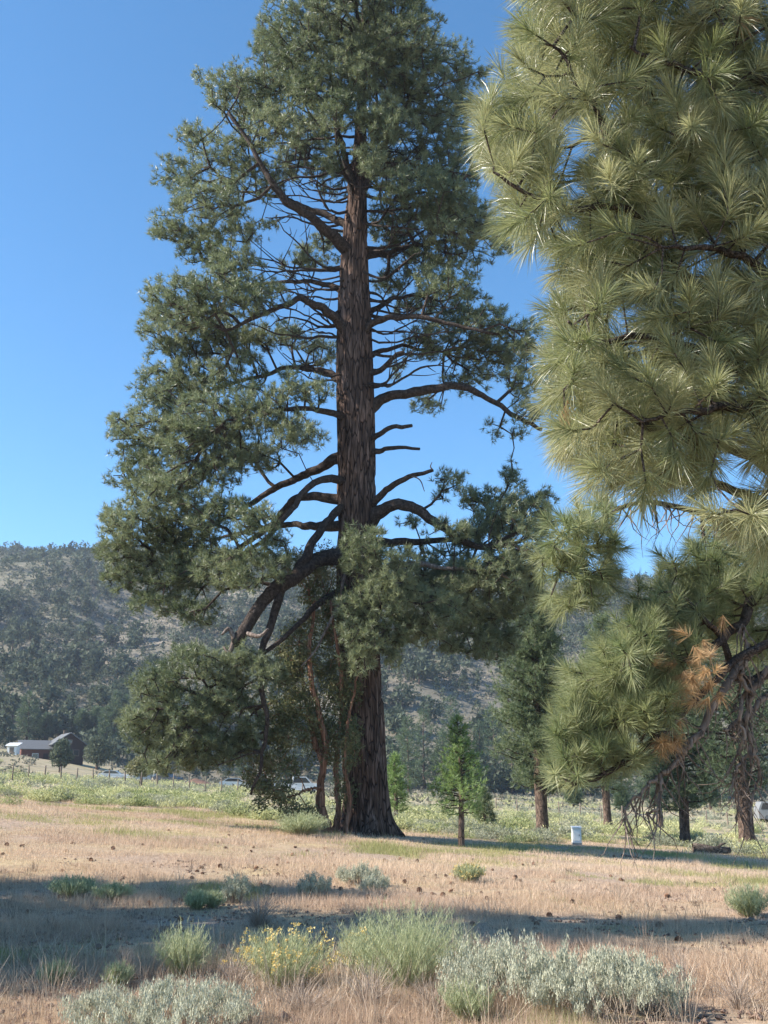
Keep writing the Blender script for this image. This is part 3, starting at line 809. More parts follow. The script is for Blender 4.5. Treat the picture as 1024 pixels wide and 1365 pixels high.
# ------------------------------------------------------------------ drooping pine on the right
BX, BY = 6.0, 10.8
bb = np.array([BX, BY, float(zg(BX, BY))])
pb_ = thing('drooping_pine_tree', 'pine with drooping pale green boughs, dead crooked branches and a rust-brown needle clump', 'tree', bb)
hB = 11.0
C = np.array([[BX + .08 * math.sin(z * .7), BY + .05 * math.cos(z), bb[2] - .15 + z] for z in np.linspace(0, hB, 44)])
V, F = tube(C, np.interp(np.linspace(0, hB, 44), [0, .5, 4, hB], [.40, .30, .24, .05]), 22, .12, 4)
part('trunk', V, F, M['youngbark'], pb_, smooth=True)
BL = [
    ([(None, 800, 0), (1100, 790, 10.6), (1010, 800, 10.4), (985, 835, 10.2), (950, 860, 10.0), (915, 880, 9.8), (880, 870, 9.7), (840, 860, 9.6)], .07, .02, 'limb'),
    ([(None, 880, 0), (1080, 880, 10.6), (1000, 905, 10.4), (975, 890, 10.2), (960, 850, 10.1), (930, 815, 10), (900, 790, 9.9)], .06, .02, 'limb'),
    ([(None, 700, 0), (1080, 690, 10.8), (1010, 690, 10.7), (950, 690, 10.5), (890, 672, 10.2), (840, 676, 10.0), (770, 712, 9.9)], .06, .015, 'limb'),
    ([(None, 860, 0), (1090, 850, 10.2), (1000, 870, 10.0), (930, 930, 9.8), (870, 990, 9.6), (830, 1020, 9.4), (775, 1045, 9.3), (755, 1040, 9.3)], .05, .016, 'limb'),
    ([(None, 760, 0), (1060, 745, 11.4), (1000, 740, 11.6), (960, 770, 11.7), (920, 775, 11.7)], .05, .015, 'limb'),
    ([(None, 640, 0), (1080, 620, 11.2), (1020, 680, 11.2), (1000, 690, 11.1), (960, 680, 11)], .07, .02, 'limb'),
    ([(1000, 870, 10.2), (960, 920, 10.0), (945, 955, 9.9), (922, 985, 9.8), (905, 1000, 9.7), (890, 985, 9.7), (898, 968, 9.7), (915, 960, 9.7)], .045, .014, 'dead_branch'),
    ([(922, 985, 9.8), (905, 1010, 9.7), (885, 1040, 9.6), (878, 1075, 9.5), (862, 1085, 9.5)], .03, .01, 'dead_branch'),
    ([(890, 1030, 9.7), (860, 1050, 9.5), (838, 1075, 9.4), (830, 1100, 9.4)], .02, .006, 'dead_branch'),
    ([(None, 930, 0), (1080, 920, 10.5), (1024, 930, 10.4), (1000, 955, 10.3), (985, 965, 10.2), (965, 975, 10.1)], .045, .016, 'dead_branch'),
    ([(1015, 905, 10.2), (1000, 935, 10.2), (992, 970, 10.2), (1004, 1000, 10.2), (1008, 1035, 10.2), (1000, 1060, 10.2)], .035, .008, 'dead_branch'),
    ([(1004, 925, 10.1), (986, 900, 10.1), (998, 870, 10.1), (990, 845, 10.1), (994, 832, 10.1)], .025, .01, 'dead_branch'),
    ([(1008, 1000, 10.2), (985, 1020, 10.1), (982, 1060, 10.1), (990, 1090, 10.1)], .02, .006, 'dead_branch'),
    ([(1024, 890, 10.3), (1000, 920, 10.2), (985, 950, 10.1), (994, 985, 10.1), (985, 1010, 10.1)], .03, .01, 'dead_branch'),
]
sp, scst, spr = [], [], []
dead_pts = []
for k, (pts, r0, r1, nm) in enumerate(BL):
    P = [np.array([BX, BY, float(at(1100, pts[0][1], BY)[2])])] if pts[0][0] is None else [at(*pts[0])]
    P = np.array(P + [at(*p) for p in pts[1:]])
    n = 36; C = catmull(P, n)
    C[2:] += np.stack([fbm(np.arange(n) * .3, k * 7.7 + a, seed=90 + a) for a in range(3)], -1)[2:] * .12
    f = np.linspace(0, 1, n)
    V, F = tube(C, r0 * (1 - f) + r1 * f, 8, .16, k)
    part(nm, V, F, M['limb'] if nm == 'limb' else M['deadwood'], pb_, smooth=True)
    if k == 2: hang = C
    if nm == 'limb':
        for q in range(6, n): sp.append(C[q]); scst.append(.1 * q / n); spr.append(-1)
    else:
        dead_pts.append(C)
BPAD = [(770, 715, 42, 40, 9.9), (745, 755, 30, 30, 9.9), (790, 765, 40, 34, 10), (815, 720, 26, 26, 10), (800, 680, 30, 20, 10.2),
        (960, 705, 34, 22, 11), (990, 740, 40, 30, 11.3), (930, 780, 40, 30, 11), (985, 790, 45, 36, 11.2), (900, 820, 40, 30, 10), (950, 830, 40, 30, 10.6),
        (860, 850, 46, 36, 9.7), (820, 890, 46, 40, 9.7), (880, 900, 44, 36, 9.8), (800, 940, 50, 40, 9.6), (850, 960, 44, 34, 9.6), (770, 990, 36, 36, 9.4),
        (810, 1005, 42, 30, 9.5), (760, 1030, 26, 22, 9.3), (840, 1020, 26, 20, 9.5), (920, 870, 34, 26, 10), (1010, 850, 30, 40, 11.2), (1040, 780, 40, 60, 11), (1060, 880, 40, 60, 11.4),
        (1120, 800, 60, 120, 11.4), (1100, 650, 60, 90, 11.4), (1120, 500, 70, 90, 11.2), (840, 925, 30, 30, 9.9), (900, 760, 26, 22, 10.4), (1000, 700, 34, 30, 10.6), (950, 745, 40, 30, 10.4), (1010, 770, 30, 40, 10.3), (880, 800, 40, 30, 10.3), (940, 800, 44, 34, 10.2), (790, 900, 34, 34, 9.8), (760, 960, 26, 34, 9.5), (840, 880, 40, 36, 9.4), (870, 940, 34, 34, 9.4), (700+45, 800, 20, 20, 10), (780, 800, 30, 20, 10)]
tips = []
for (u, v, ru, rv, Y) in BPAD:
    n = int(ru * rv * 3.14 / 130); q = rdir(n, g) * (g.random(n) ** .45)[:, None]
    tips.append(at(u + q[:, 0] * ru, v + q[:, 1] * rv, Y + .45 * q[:, 2]))
tips = np.concatenate(tips)
pos, par, tipid = grow(sp, scst, spr, tips, .35, .2, .1, .02, g)
(bv, bf), _ = branch_mesh(pos, par, len(sp), .006, .03, 2.3, 4)
o = part('twigs', bv, bf, M['limb'], pb_); o['kind'] = 'stuff'
tp = pos[tipid]; td = norm(tp - pos[par[tipid]]); td = norm(td + np.array([-.2, 0, .45]) + g.normal(0, .2, td.shape))
tnt = np.clip(g.normal(.5, .22, len(tp)), 0, 1)
V, F, T = tufts(tp - td * .06, td, 80, g.uniform(.17, .23, len(tp)), .0065, 12, 80, .14, .06, tnt, seg=1, g=g, tj=.18)
part('needles', V, F, M['needle_mid'], pb_, T)
dt = np.concatenate([at(925, 905, 9.3) + g.normal(0, 1, (26, 3)) * [.15, .12, .17], at(893, 985, 9.4) + g.normal(0, 1, (10, 3)) * [.1, .1, .08],
                     at(905, 865, 9.9) + g.normal(0, .15, (4, 3))])
V, F, T = tufts(dt, np.tile([-.1, 0, -.4], (len(dt), 1)) + g.normal(0, .5, (len(dt), 3)), 60, .15, .006, 10, 80, .08, .15, np.clip(g.normal(.5, .2, len(dt)), 0, 1), g=g)
part('dead_needles', V, F, M['needle_dead'], pb_, T)
# hanging bare twigs
hs = [(C[k], .25 + .35 * g.random()) for C in dead_pts for k in range(6, 36, 4)]
hs += [(hang[k], g.uniform(.3, .6)) for k in range(13, 31, 1)]
A_, B_, ra, rb = [], [], [], []
for p, L_ in hs:
    for c in range(2):
        a = np.array(p); d = norm(np.array([g.normal(0, .5), g.normal(0, .3), -1.0])[None])[0]
        for s in range(5):
            b = a + d * L_ / 5
            A_.append(a); B_.append(b); ra.append(.009 * (1 - s / 6)); rb.append(.009 * (1 - (s + 1) / 6))
            d = norm((d + g.normal(0, .28, 3))[None])[0]; a = b
V, F = frusta(A_, B_, np.array(ra), np.array(rb), 4)
o = part('bare_twigs', V, F, M['deadwood'], pb_); o['kind'] = 'stuff'

# ------------------------------------------------------------------ conifers standing in the meadow
def conifer(name, label, u, v, vtop, hw, vcrown, wtr, mat, group=None, nb=70, blade=None, seed=0, shape=1.0, lean=0.0, bark='youngbark', nn=10, per=6, loc=None, dims=None, gap=.25):
    g = np.random.default_rng(500 + seed)
    if loc is None:
        b = ground_hit(u, v)
        mpp = b[1] / FPX / math.cos(0.05)
        top = at(u + lean, vtop, b[1])
        H = top[2] - b[2]; Wd = hw * mpp; hc = max(.1, at(u, vcrown, b[1])[2] - b[2]); rt = wtr * mpp / 2
        px = mpp * 1.33
    else:
        b = np.array(loc); H, Wd, hc, rt = dims; px = blade * .5
    t = thing(name, label, 'tree', b, group)
    C = np.stack([b[0] + .02 * H * np.sin(np.linspace(0, 3, 24) + seed) * np.linspace(0, 1, 24), b[1] + 0 * np.linspace(0, 1, 24), b[2] - .1 + (H + .1) * np.linspace(0, 1, 24)], -1)
    rad = rt * (1 - np.linspace(0, 1, 24) ** 1.2 * .93); rad[0] *= 1.35
    V, F = tube(C, rad, 12, .12, seed)
    part('trunk', V, F, M[bark], t, smooth=True)
    A_, B_, ra, rb, tp, td = [], [], [], [], [], []
    for k in range(nb):
        f = (k + g.random()) / nb
        z = hc + (H - hc) * f ** .9
        prof = (1 - f) ** (.75 * shape) * (0.45 + .55 * min(1, f * 5 + .3)) + .03
        L_ = Wd * prof * g.uniform(.6, 1.12)
        az = k * 2.39996 + g.normal(0, .4)
        fz = np.clip(z / H, 0, 1); kk = fz * 23; ki = int(min(kk, 22)); p0 = C[ki] + (C[ki + 1] - C[ki]) * (kk - ki)
        d = np.array([math.cos(az), math.sin(az), .05 + .5 * f + g.normal(0, .12)])
        p1 = p0 + d * L_ * .55 + [0, 0, -.04 * L_]; p2 = p1 + (d + [0, 0, .25]) * L_ * .45
        r0 = min(rt * .4, .012 + .02 * L_)
        A_ += [p0, p1]; B_ += [p1, p2]; ra += [r0, r0 * .6]; rb += [r0 * .6, r0 * .25]
        m = max(3, int(per * (L_ / Wd) * 2.2))
        s = 1 - (1 - gap) * g.random(m) ** 1.1 * 1.0
        pp = np.where((s < .55)[:, None], p0 + (p1 - p0) * (s / .55)[:, None], p1 + (p2 - p1) * ((s - .55) / .45)[:, None])
        pp = pp + g.normal(0, 1, (m, 3)) * (L_ * .13 + .03) * [1, 1, .7]
        tp.append(pp); td.append(np.tile(d * .7 + [0, 0, .6], (m, 1)) + g.normal(0, .35, (m, 3)))
    V, F = frusta(A_, B_, np.array(ra), np.array(rb), 4)
    o = part('branches', V, F, M['limb'], t); o['kind'] = 'stuff'
    tp = np.concatenate(tp); td = np.concatenate(td)
    bw = blade or max(.008, px * .55)
    ln = max(.17, px * 5.0)
    tn = np.clip(vnoise(tp[:, 0] * 1.3, tp[:, 1] * 1.3, tp[:, 2] * 1.3, seed) + g.normal(0, .15, len(tp)), 0, 1)
    V, F, T = tufts(tp, td, nn, g.uniform(.8, 1.15, len(tp)) * ln, bw, 10, 85, ln * .5, .05, tn, g=g)
    part('needles', V, F, M[mat], t, T)
    return t

conifer('pine_sapling', 'slender bright green pine sapling just right of the old pine trunk', 615, 1129, 957, 38, 1082, 9, 'needle_green', nb=85, seed=1, shape=.9, nn=12, per=9)
conifer('pine_sapling', 'short green pine sapling partly hidden behind the old pine trunk', 528, 1095, 1008, 21, 1078, 6, 'needle_green', nb=60, seed=2, per=6)
conifer('pine_sapling', 'small dull green sapling behind the slender bright green sapling', 647, 1107, 1052, 15, 1098, 4, 'needle_grey', nb=45, seed=3, per=6)
conifer('pine_tree', 'full grey-green young pine with bare lower trunk beside white utility box', 724, 1111, 792, 58, 1052, 17, 'needle_grey', nb=190, seed=4, shape=.62, nn=14, per=26, gap=.2)
conifer('pine_tree', 'thin pine seen under drooping boughs between white box and dark trunk', 811, 1105, 822, 50, 1050, 11, 'needle_grey', nb=130, seed=5, shape=.7, nn=12, per=18)
conifer('pine_tree', 'spindly pine with thin bare trunk beside the dark straight trunk', 881, 1104, 930, 34, 1040, 7, 'needle_dark', nb=60, seed=6, shape=.8, per=8)
conifer('pine_tree', 'dark green pine with straight dark trunk beside the fallen log', 914, 1124, 838, 54, 1082, 14, 'needle_dark', nb=140, seed=7, shape=.6, nn=12, per=20)
tC = conifer('pine_tree', 'dark pine with dead hanging branches and flared trunk beyond the log', 996, 1131, 742, 84, 1050, 20, 'needle_dark', nb=180, seed=8, shape=.5, nn=12, per=22)
# dead twigs hanging down that trunk
b = np.array(tC.location); A_, B_, ra, rb = [], [], [], []
g = np.random.default_rng(77)
for k in range(30):
    z = g.uniform(1.2, 6.5); a = b + [g.normal(.1, .25), g.normal(-.3, .2), z]
    d = np.array([g.normal(0, .8), g.normal(0, .5), -.3])
    for s in range(5):
        d = norm((d + [g.normal(0, .25), 0, -.3])[None])[0]; e = a + d * .3
        A_.append(a); B_.append(e); ra.append(.022 * (1 - s / 7)); rb.append(.022 * (1 - (s + 1) / 7)); a = e
V, F = frusta(A_, B_, np.array(ra), np.array(rb), 5)
o = part('dead_twigs', V, F, M['deadwood'], tC); o['kind'] = 'stuff'
# trees outside the picture whose shade falls across the foreground
SHADE = [(-13.5, 10.2, 15.5, 2.5, 'tall dense pine at the meadow edge shading the grass behind the brush'), (-14.0, 14.2, 9.5, 2.3, 'medium pine beside the tall dense shading pine'),
         (-12.0, 8.4, 7.0, 1.9, 'low pine in front of the tall dense shading pine'), (-18.0, 9.4, 18.0, 2.6, 'pine behind the tall dense shading pine, away from the meadow'), (-11.8, 12.2, 6.5, 1.8, 'short bushy pine between the shading pines')]
for k, (x, y, H, Wd, lb) in enumerate(SHADE):
    conifer('pine_tree', lb, 0, 0, 0, 0, 0, 0, 'needle_grey', nb=150, seed=20 + k, shape=.55, blade=.07, loc=(x, y, float(zg(x, y))), dims=(H, Wd, .5, .2), per=22, gap=.05)
# conifers at the foot of the hill, middle distance
HF = [(545, 1058, 958, 20), (566, 1052, 948, 22), (590, 1056, 975, 16), (534, 1050, 975, 16), (602, 1048, 930, 20), (660, 1058, 940, 22), (684, 1060, 900, 24), (790, 1060, 905, 24),
      (830, 1072, 950, 20), (640, 1050, 965, 16), (868, 1075, 1000, 16), (325, 1040, 985, 15), (960, 1078, 985, 26), (830, 1085, 1052, 9), (765, 1078, 1045, 10), (948, 1080, 1040, 12),
      (150, 1002, 925, 15), (165, 1004, 930, 14), (35, 992, 925, 18), (140, 1000, 945, 13), (60, 990, 955, 12), (107, 985, 950, 12), (125, 985, 945, 11), (180, 1000, 940, 14)]
for k, (u, v, vt, hw) in enumerate(HF):
    lb = 'dark pointed conifer on the slope around the brown house' if u < 200 else 'lone dark conifer behind the hanging low bough of the old pine' if u < 400 else 'dark pointed conifer in the row behind the pine saplings' if u < 700 else 'dark pointed conifer far behind the dark pine trunks'
    conifer('conifer_tree', lb, u, v, vt, hw, v - 6, 3.5, 'needle_dark', 'conifers at the foot of the hill', nb=60, seed=40 + k, shape=.8, nn=6, per=7)

def juniper_ball(name, label, u, v, vt, hw, seed, mat='hill_leaf', group=None, stem=.12):
    g = np.random.default_rng(seed)
    b = ground_hit(u, v); mpp = b[1] / FPX
    H = at(u, vt, b[1])[2] - b[2]; Wd = hw * mpp
    t = thing(name, label, 'tree', b, group)
    V, F = tube(np.array([b + [0, 0, -.1], b + [.05, 0, H * .25], b + [0, .05, H * .6]]), [.3 * mpp * 8, .3 * mpp * 6, .3 * mpp * 2], 8, .1, seed)
    part('trunk', V, F, M['youngbark'], t, smooth=True)
    n = 1500; q = rdir(n, g) * (g.random(n) ** .4)[:, None]
    lump = 1 + .5 * (vnoise(q[:, 0] * 2.5, q[:, 1] * 2.5, q[:, 2] * 2.5, seed) - .5)
    zz = q[:, 2] * .5 + .5
    P = b + np.stack([q[:, 0] * Wd * lump * (1.15 - .45 * zz), q[:, 1] * Wd * lump * (1.15 - .45 * zz), H * (stem + (1 - stem) * zz * (.9 + .1 * lump))], -1)
    V, F, T = leaves(P, mpp * 4.5, .5, .4, np.clip(vnoise(P[:, 0], P[:, 1], P[:, 2], seed) + .1, 0, 1), g)
    part('crown', V, F, M[mat], t, T)
    return t
juniper_ball('juniper_tree', 'tall rounded juniper standing in front of the brown house', 80, 1030, 984, 15, 1)
juniper_ball('juniper_tree', 'broad dome shaped juniper on open ground beside the brown house', 129, 1026, 980, 20, 2)
juniper_ball('bare_brush_tree', 'brownish leafless looking tree beside the parked cars', 187, 1049, 1008, 20, 3, 'juniper_leaf', stem=.3)
juniper_ball('juniper_tree', 'low dark juniper bush between leafless tree and parked cars', 208, 1042, 1012, 14, 4)

# ------------------------------------------------------------------ trees and scrub of the hillside
def hill_tree_mesh(seed, pointed, n=150):
    g = np.random.default_rng(seed)
    q = rdir(n, g) * (g.random(n) ** .35)[:, None]
    zz = q[:, 2] * .5 + .5
    w = ((1 - zz) ** .8 + .12 if pointed else np.sqrt(np.clip(1 - (zz * 1.05 - .35) ** 2 * 1.6, .1, 1)))
    lump = 1 + .6 * (vnoise(q[:, 0] * 2.2, q[:, 1] * 2.2, q[:, 2] * 2.2, seed) - .5)
    rxy = .30 if pointed else .48
    P = np.stack([q[:, 0] * rxy * w * lump, q[:, 1] * rxy * w * lump, .06 + .94 * zz * (.92 + .08 * lump)], -1)
    V, F, T = leaves(P, .2, .8, .35, np.clip(vnoise(P[:, 0] * 5, P[:, 1] * 5, P[:, 2] * 5, seed) * .7 + .1, 0, 1), g)
    return V, F, T

PROT = [hill_tree_mesh(900 + k, k < 3) for k in range(6)]
trV, trF = frusta(np.array([[0, 0, -.05]]), np.array([[0, 0, .5]]), np.array([.035]), np.array([.02]), 6)
protos = []
for k, (V, F, T) in enumerate(PROT):
    cm = build_mesh('crown', V, F, M['hill_leaf'], T)
    tm = build_mesh('trunk', trV, trF, M['youngbark'])
    protos.append((cm, tm))
g = np.random.default_rng(300)
n = 21000
Y = 238 + (665 - 238) * g.random(n) ** .8
U = g.uniform(-260, 1290, n)
X = (U - 512) / FPX * Y * 1.03
dens = fbm(X / 45, Y / 60, o=4, seed=51) + .20 * fbm(X / 12, Y / 12, o=2, seed=61)
thr = .02 - .10 * np.exp(-((U - 380) / 320) ** 2) - .05 * (U < 130) + .03 * np.clip((U - 650) / 300, 0, 1) * (Y > 400)
keep = dens + g.normal(0, .13, n) > thr - .06
X, Y, U = X[keep], Y[keep], U[keep]
Z = zg(X, Y)
S = g.uniform(2.2, 4.6, len(X)) * np.where(g.random(len(X)) < .16, 1.8, 1.0) * np.where(Y > 560, .9, 1.0)
kindk = np.where(g.random(len(X)) < .4, g.integers(0, 3, len(X)), g.integers(3, 6, len(X)))
order = np.argsort(-(S / Y) * ((U > 0) & (U < 1024)))
print('hill trees', len(X))
for q in order[:230]:
    cm, tm = protos[kindk[q]]
    nm = 'conifer_tree' if kindk[q] < 3 else 'juniper_tree'
    lb = 'pointed dark conifer among the scattered trees of the hillside' if kindk[q] < 3 else 'rounded dark juniper among the scattered trees of the hillside'
    t = thing(nm, lb, 'tree', (X[q], Y[q], Z[q] - .1), 'pointed conifers on the hillside' if kindk[q] < 3 else 'rounded junipers on the hillside')
    t.rotation_euler = (0, 0, g.uniform(0, 6.28)); t.scale = (S[q],) * 3
    link('crown', cm, t); link('trunk', tm, t)
acc = []
LOD = [hill_tree_mesh(950 + k, k < 3, 44) for k in range(6)]
for k in range(6):
    idx = order[230:][kindk[order[230:]] == k]
    V, F, T = LOD[k]
    a = g.uniform(0, 6.28, len(idx)); c, s_ = np.cos(a)[:, None], np.sin(a)[:, None]
    sc = S[idx][:, None]
    VX = (V[None, :, 0] * c - V[None, :, 1] * s_) * sc + X[idx][:, None]
    VY = (V[None, :, 0] * s_ + V[None, :, 1] * c) * sc + Y[idx][:, None]
    VZ = V[None, :, 2] * sc + Z[idx][:, None] - .1
    nv = len(V)
    FF = (F[None] + (np.arange(len(idx)) * nv)[:, None, None]).reshape(-1, 3)
    tt = np.clip(np.tile(T, len(idx)) + np.repeat(g.normal(0, .15, len(idx)), nv), 0, 1)
    acc.append((np.stack([VX, VY, VZ], -1).reshape(-1, 3), FF, tt))
V, F, T = cat_meshes(acc)
o = link('hillside_woodland', build_mesh('hillside_woodland', V, F, M['hill_leaf'], T))
tag(o, 'sparse dark juniper and pine woodland covering the dry hillside', 'woodland', kind='stuff')
n = 40000
Y = 232 + (660 - 232) * g.random(n) ** .85; U = g.uniform(-250, 1280, n); X = (U - 512) / FPX * Y * 1.03
kp = fbm(X / 30, Y / 40, o=3, seed=71) + g.normal(0, .08, n) > -.09
X, Y = X[kp], Y[kp]; Z = zg(X, Y); m = len(X)
P = np.repeat(np.stack([X, Y, Z], -1), 5, 0) + g.normal(0, 1, (m * 5, 3)) * [.55, .55, .2] + [0, 0, .2]
X2 = g.uniform(-110, 100, 5200); Y2 = g.uniform(105, 238, 5200)
kp = (fbm(X2 / 14, Y2 / 10, o=3, seed=73) + g.normal(0, .08, 5200) > .04) & (np.abs((X2 / Y2 * FPX) + 410) > 40)
X2, Y2 = X2[kp], Y2[kp]; m2 = len(X2)
P2 = np.repeat(np.stack([X2, Y2, zg(X2, Y2)], -1), 6, 0) + g.normal(0, 1, (m2 * 6, 3)) * [.4, .4, .12] + [0, 0, .12]
P = np.vstack([P, P2]); m += 0
V, F, T = leaves(P, np.concatenate([np.full(m * 5, .8), np.full(m2 * 6, .5)]), .8, .5, np.concatenate([np.repeat(g.random(m), 5), np.repeat(g.random(m2), 6)]), g)
o = link('hillside_scrub', build_mesh('hillside_scrub', V, F, M['hill_shrub'], T))
tag(o, 'low grey scrub dotted over the dry hillside', 'scrub', kind='stuff')

# ------------------------------------------------------------------ brush belt beyond the dry grass
def bush_mesh(seed, n=480, size=.068):
    g = np.random.default_rng(seed)
    q = rdir(n, g); q[:, 2] = np.abs(q[:, 2]); q = q * (g.random(n) ** .4)[:, None]
    lump = 1 + .5 * (vnoise(q[:, 0] * 3, q[:, 1] * 3, q[:, 2] * 3, seed) - .5)
    P = np.stack([q[:, 0] * .5 * lump, q[:, 1] * .5 * lump, .03 + .52 * q[:, 2] * lump], -1)
    lv = leaves(P, size * 1.5, .30, 1.3, np.clip(.25 + .5 * vnoise(P[:, 0] * 6, P[:, 1] * 6, P[:, 2] * 6, seed), 0, 1), g)
    k = max(6, n // 16); e = P[g.permutation(n)[:k]]
    V, F = frusta(np.zeros((k, 3)) - [0, 0, .03], e, np.full(k, .012), np.full(k, .006), 3)
    return cat_meshes([lv, (V, quads_to_tris(F), np.full(len(V), .1))])
BPM = [build_mesh('bush', *bush_mesh(700 + k)[:2], M['belt'], bush_mesh(700 + k)[2]) for k in range(3)]
BPG = [build_mesh('bush', *bush_mesh(720 + k)[:2], M['belt_grey'], bush_mesh(720 + k)[2]) for k in range(3)]
g = np.random.default_rng(410)
spots = []
# boundary of the dry grass, as depth per photo column
def belt_start(u):
    return np.interp(u, [-200, 0, 250, 430, 560, 700, 850, 1024, 1200], [38, 38, 41, 37, 39, 42, 42, 40, 40])
n = 8500
U = g.uniform(-220, 1250, n)
Y = belt_start(U) + g.uniform(0, 1, n) ** 1.5 * np.where(U < 470, 120, 150) + g.normal(0, 1.5, n) + 9 * np.clip(fbm(U / 60, U * 0, o=3, seed=45), -.3, .5)
X = (U - 512) / FPX * Y
kp = fbm(X / 5, Y / 7, o=3, seed=33) + g.normal(0, .12, n) >= .05
U, X, Y = U[kp], X[kp], Y[kp]; Z = zg(X, Y)
S = g.uniform(.45, 1.05, len(X)) * np.where(g.random(len(X)) < .15, 1.5, 1)
grey = fbm(X / 9, Y / 12, o=2, seed=88) + g.normal(0, .1, len(X)) > np.where(Y > 70, -.02, .10)
order = np.argsort(-(S / Y) * ((U > 0) & (U < 1024)))
for q in order[:280]:
    gr = bool(grey[q]); me = (BPG if gr else BPM)[q % 3]
    o = link('sagebrush' if gr else 'rabbitbrush', me)
    o.location = (X[q], Y[q], Z[q] - .02); o.rotation_euler = (0, 0, g.uniform(0, 6)); o.scale = (S[q] * 1.25, S[q] * 1.25, S[q] * g.uniform(.55, .85))
    tag(o, 'small grey-green sagebrush mound in the brush beyond the dry grass' if gr else 'small yellow-green brush mound in the brush beyond the dry grass', 'shrub',
        'grey sagebrush beyond the dry grass' if gr else 'yellow-green brush beyond the dry grass')
for nm, flag, mt, sd_, lb in (('green_brush_cover', False, 'belt', 740, 'mass of low yellow-green brush across the valley meadow'), ('grey_brush_cover', True, 'belt_grey', 760, 'mass of low grey sagebrush across the valley meadow')):
    idx = order[280:]; idx = idx[grey[idx] == flag]
    V, F, T = bush_mesh(sd_, 90, .13)
    a = g.uniform(0, 6.28, len(idx)); c, s_ = np.cos(a)[:, None], np.sin(a)[:, None]; sc = S[idx][:, None]
    VX = (V[None, :, 0] * c - V[None, :, 1] * s_) * sc * 1.2 + X[idx][:, None]
    VY = (V[None, :, 0] * s_ + V[None, :, 1] * c) * sc * 1.2 + Y[idx][:, None]
    VZ = V[None, :, 2] * sc * .85 + Z[idx][:, None] - .02
    FF = (F[None] + (np.arange(len(idx)) * len(V))[:, None, None]).reshape(-1, 3)
    tt = np.clip(np.tile(T, len(idx)) + np.repeat(g.normal(0, .18, len(idx)), len(V)), 0, 1)
    o = link(nm, build_mesh(nm, np.stack([VX, VY, VZ], -1).reshape(-1, 3), FF, M[mt], tt))
    tag(o, lb, 'brush', kind='stuff')

# ------------------------------------------------------------------ grass
def blades(x, y, h, w, lean, tint, g):
    n = len(x); z = zg(x, y)
    b = np.stack([x, y, z - .01], -1)
    a = g.uniform(0, 6.28, n); ln = lean * g.random(n)
    tip = b + np.stack([np.cos(a) * ln * h, np.sin(a) * ln * h, h * np.sqrt(np.clip(1 - (ln * .8) ** 2, .2, 1))], -1)
    f = g.uniform(0, 6.28, n); s_ = np.stack([np.cos(f), np.sin(f), np.zeros(n)], -1) * (w / 2)[:, None]
    V = np.stack([b - s_, b + s_, tip], 1).reshape(-1, 3)
    return V, np.arange(n * 3).reshape(-1, 3), np.repeat(np.clip(tint, 0, 1), 3)
g = np.random.default_rng(511)
n = 640000
Y = 6.5 * (46 / 6.5) ** g.random(n); U = g.uniform(-190, 1214, n); X = (U - 512) / FPX * Y * 1.02
X = X + g.normal(0, .03, n); Y = Y + g.normal(0, .03, n)
cl = fbm(X / 1.1, Y / 1.1, o=4, seed=15)
cover = cl + g.normal(0, .06, n) > np.where(Y < 10, -.10, -.20)
dist_h = np.hypot(X - base0[0], Y - base0[1])
cover &= dist_h > .75
X, Y, cl, U = X[cover], Y[cover], cl[cover], U[cover]; n = len(X)
gm = fbm(X / 2.6, Y / 2.6, o=3, seed=19) + .22 * np.exp(-(((X - 2.5) / 6) ** 2 + ((Y - base0[1] + 1.5) / 2.2) ** 2)) + .10 * sstep(30, 40, Y)
green = gm + g.normal(0, .04, n) > .14
h = np.clip(.05 + .34 * np.clip(cl + .12, 0, .6) + .10 * np.clip(fbm(X / 4, Y / 4, o=2, seed=25) + .1, 0, 1), .04, .5) * g.uniform(.35, 1.35, n)
h = h * np.where((Y < 9.3) & (X < -.6), .45, 1.0)
w = np.maximum(.0035, Y / 1024 * .42)
tint = .5 + .9 * fbm(X / 3, Y / 3, o=3, seed=29) + g.normal(0, .2, n)
for nm, mk, mt, lb in (('dry_grass', ~green, 'straw', 'dry straw coloured grass carpeting the meadow'), ('green_grass', green, 'grass', 'patches of olive green grass in the dry meadow')):
    V, F, T = blades(X[mk], Y[mk], h[mk] * (1.15 if nm == 'green_grass' else 1), w[mk], 1.0, tint[mk], g)
    o = link(nm, build_mesh(nm, V, F, M[mt], T)); tag(o, lb, 'grass', kind='stuff')
    print(nm, len(F))

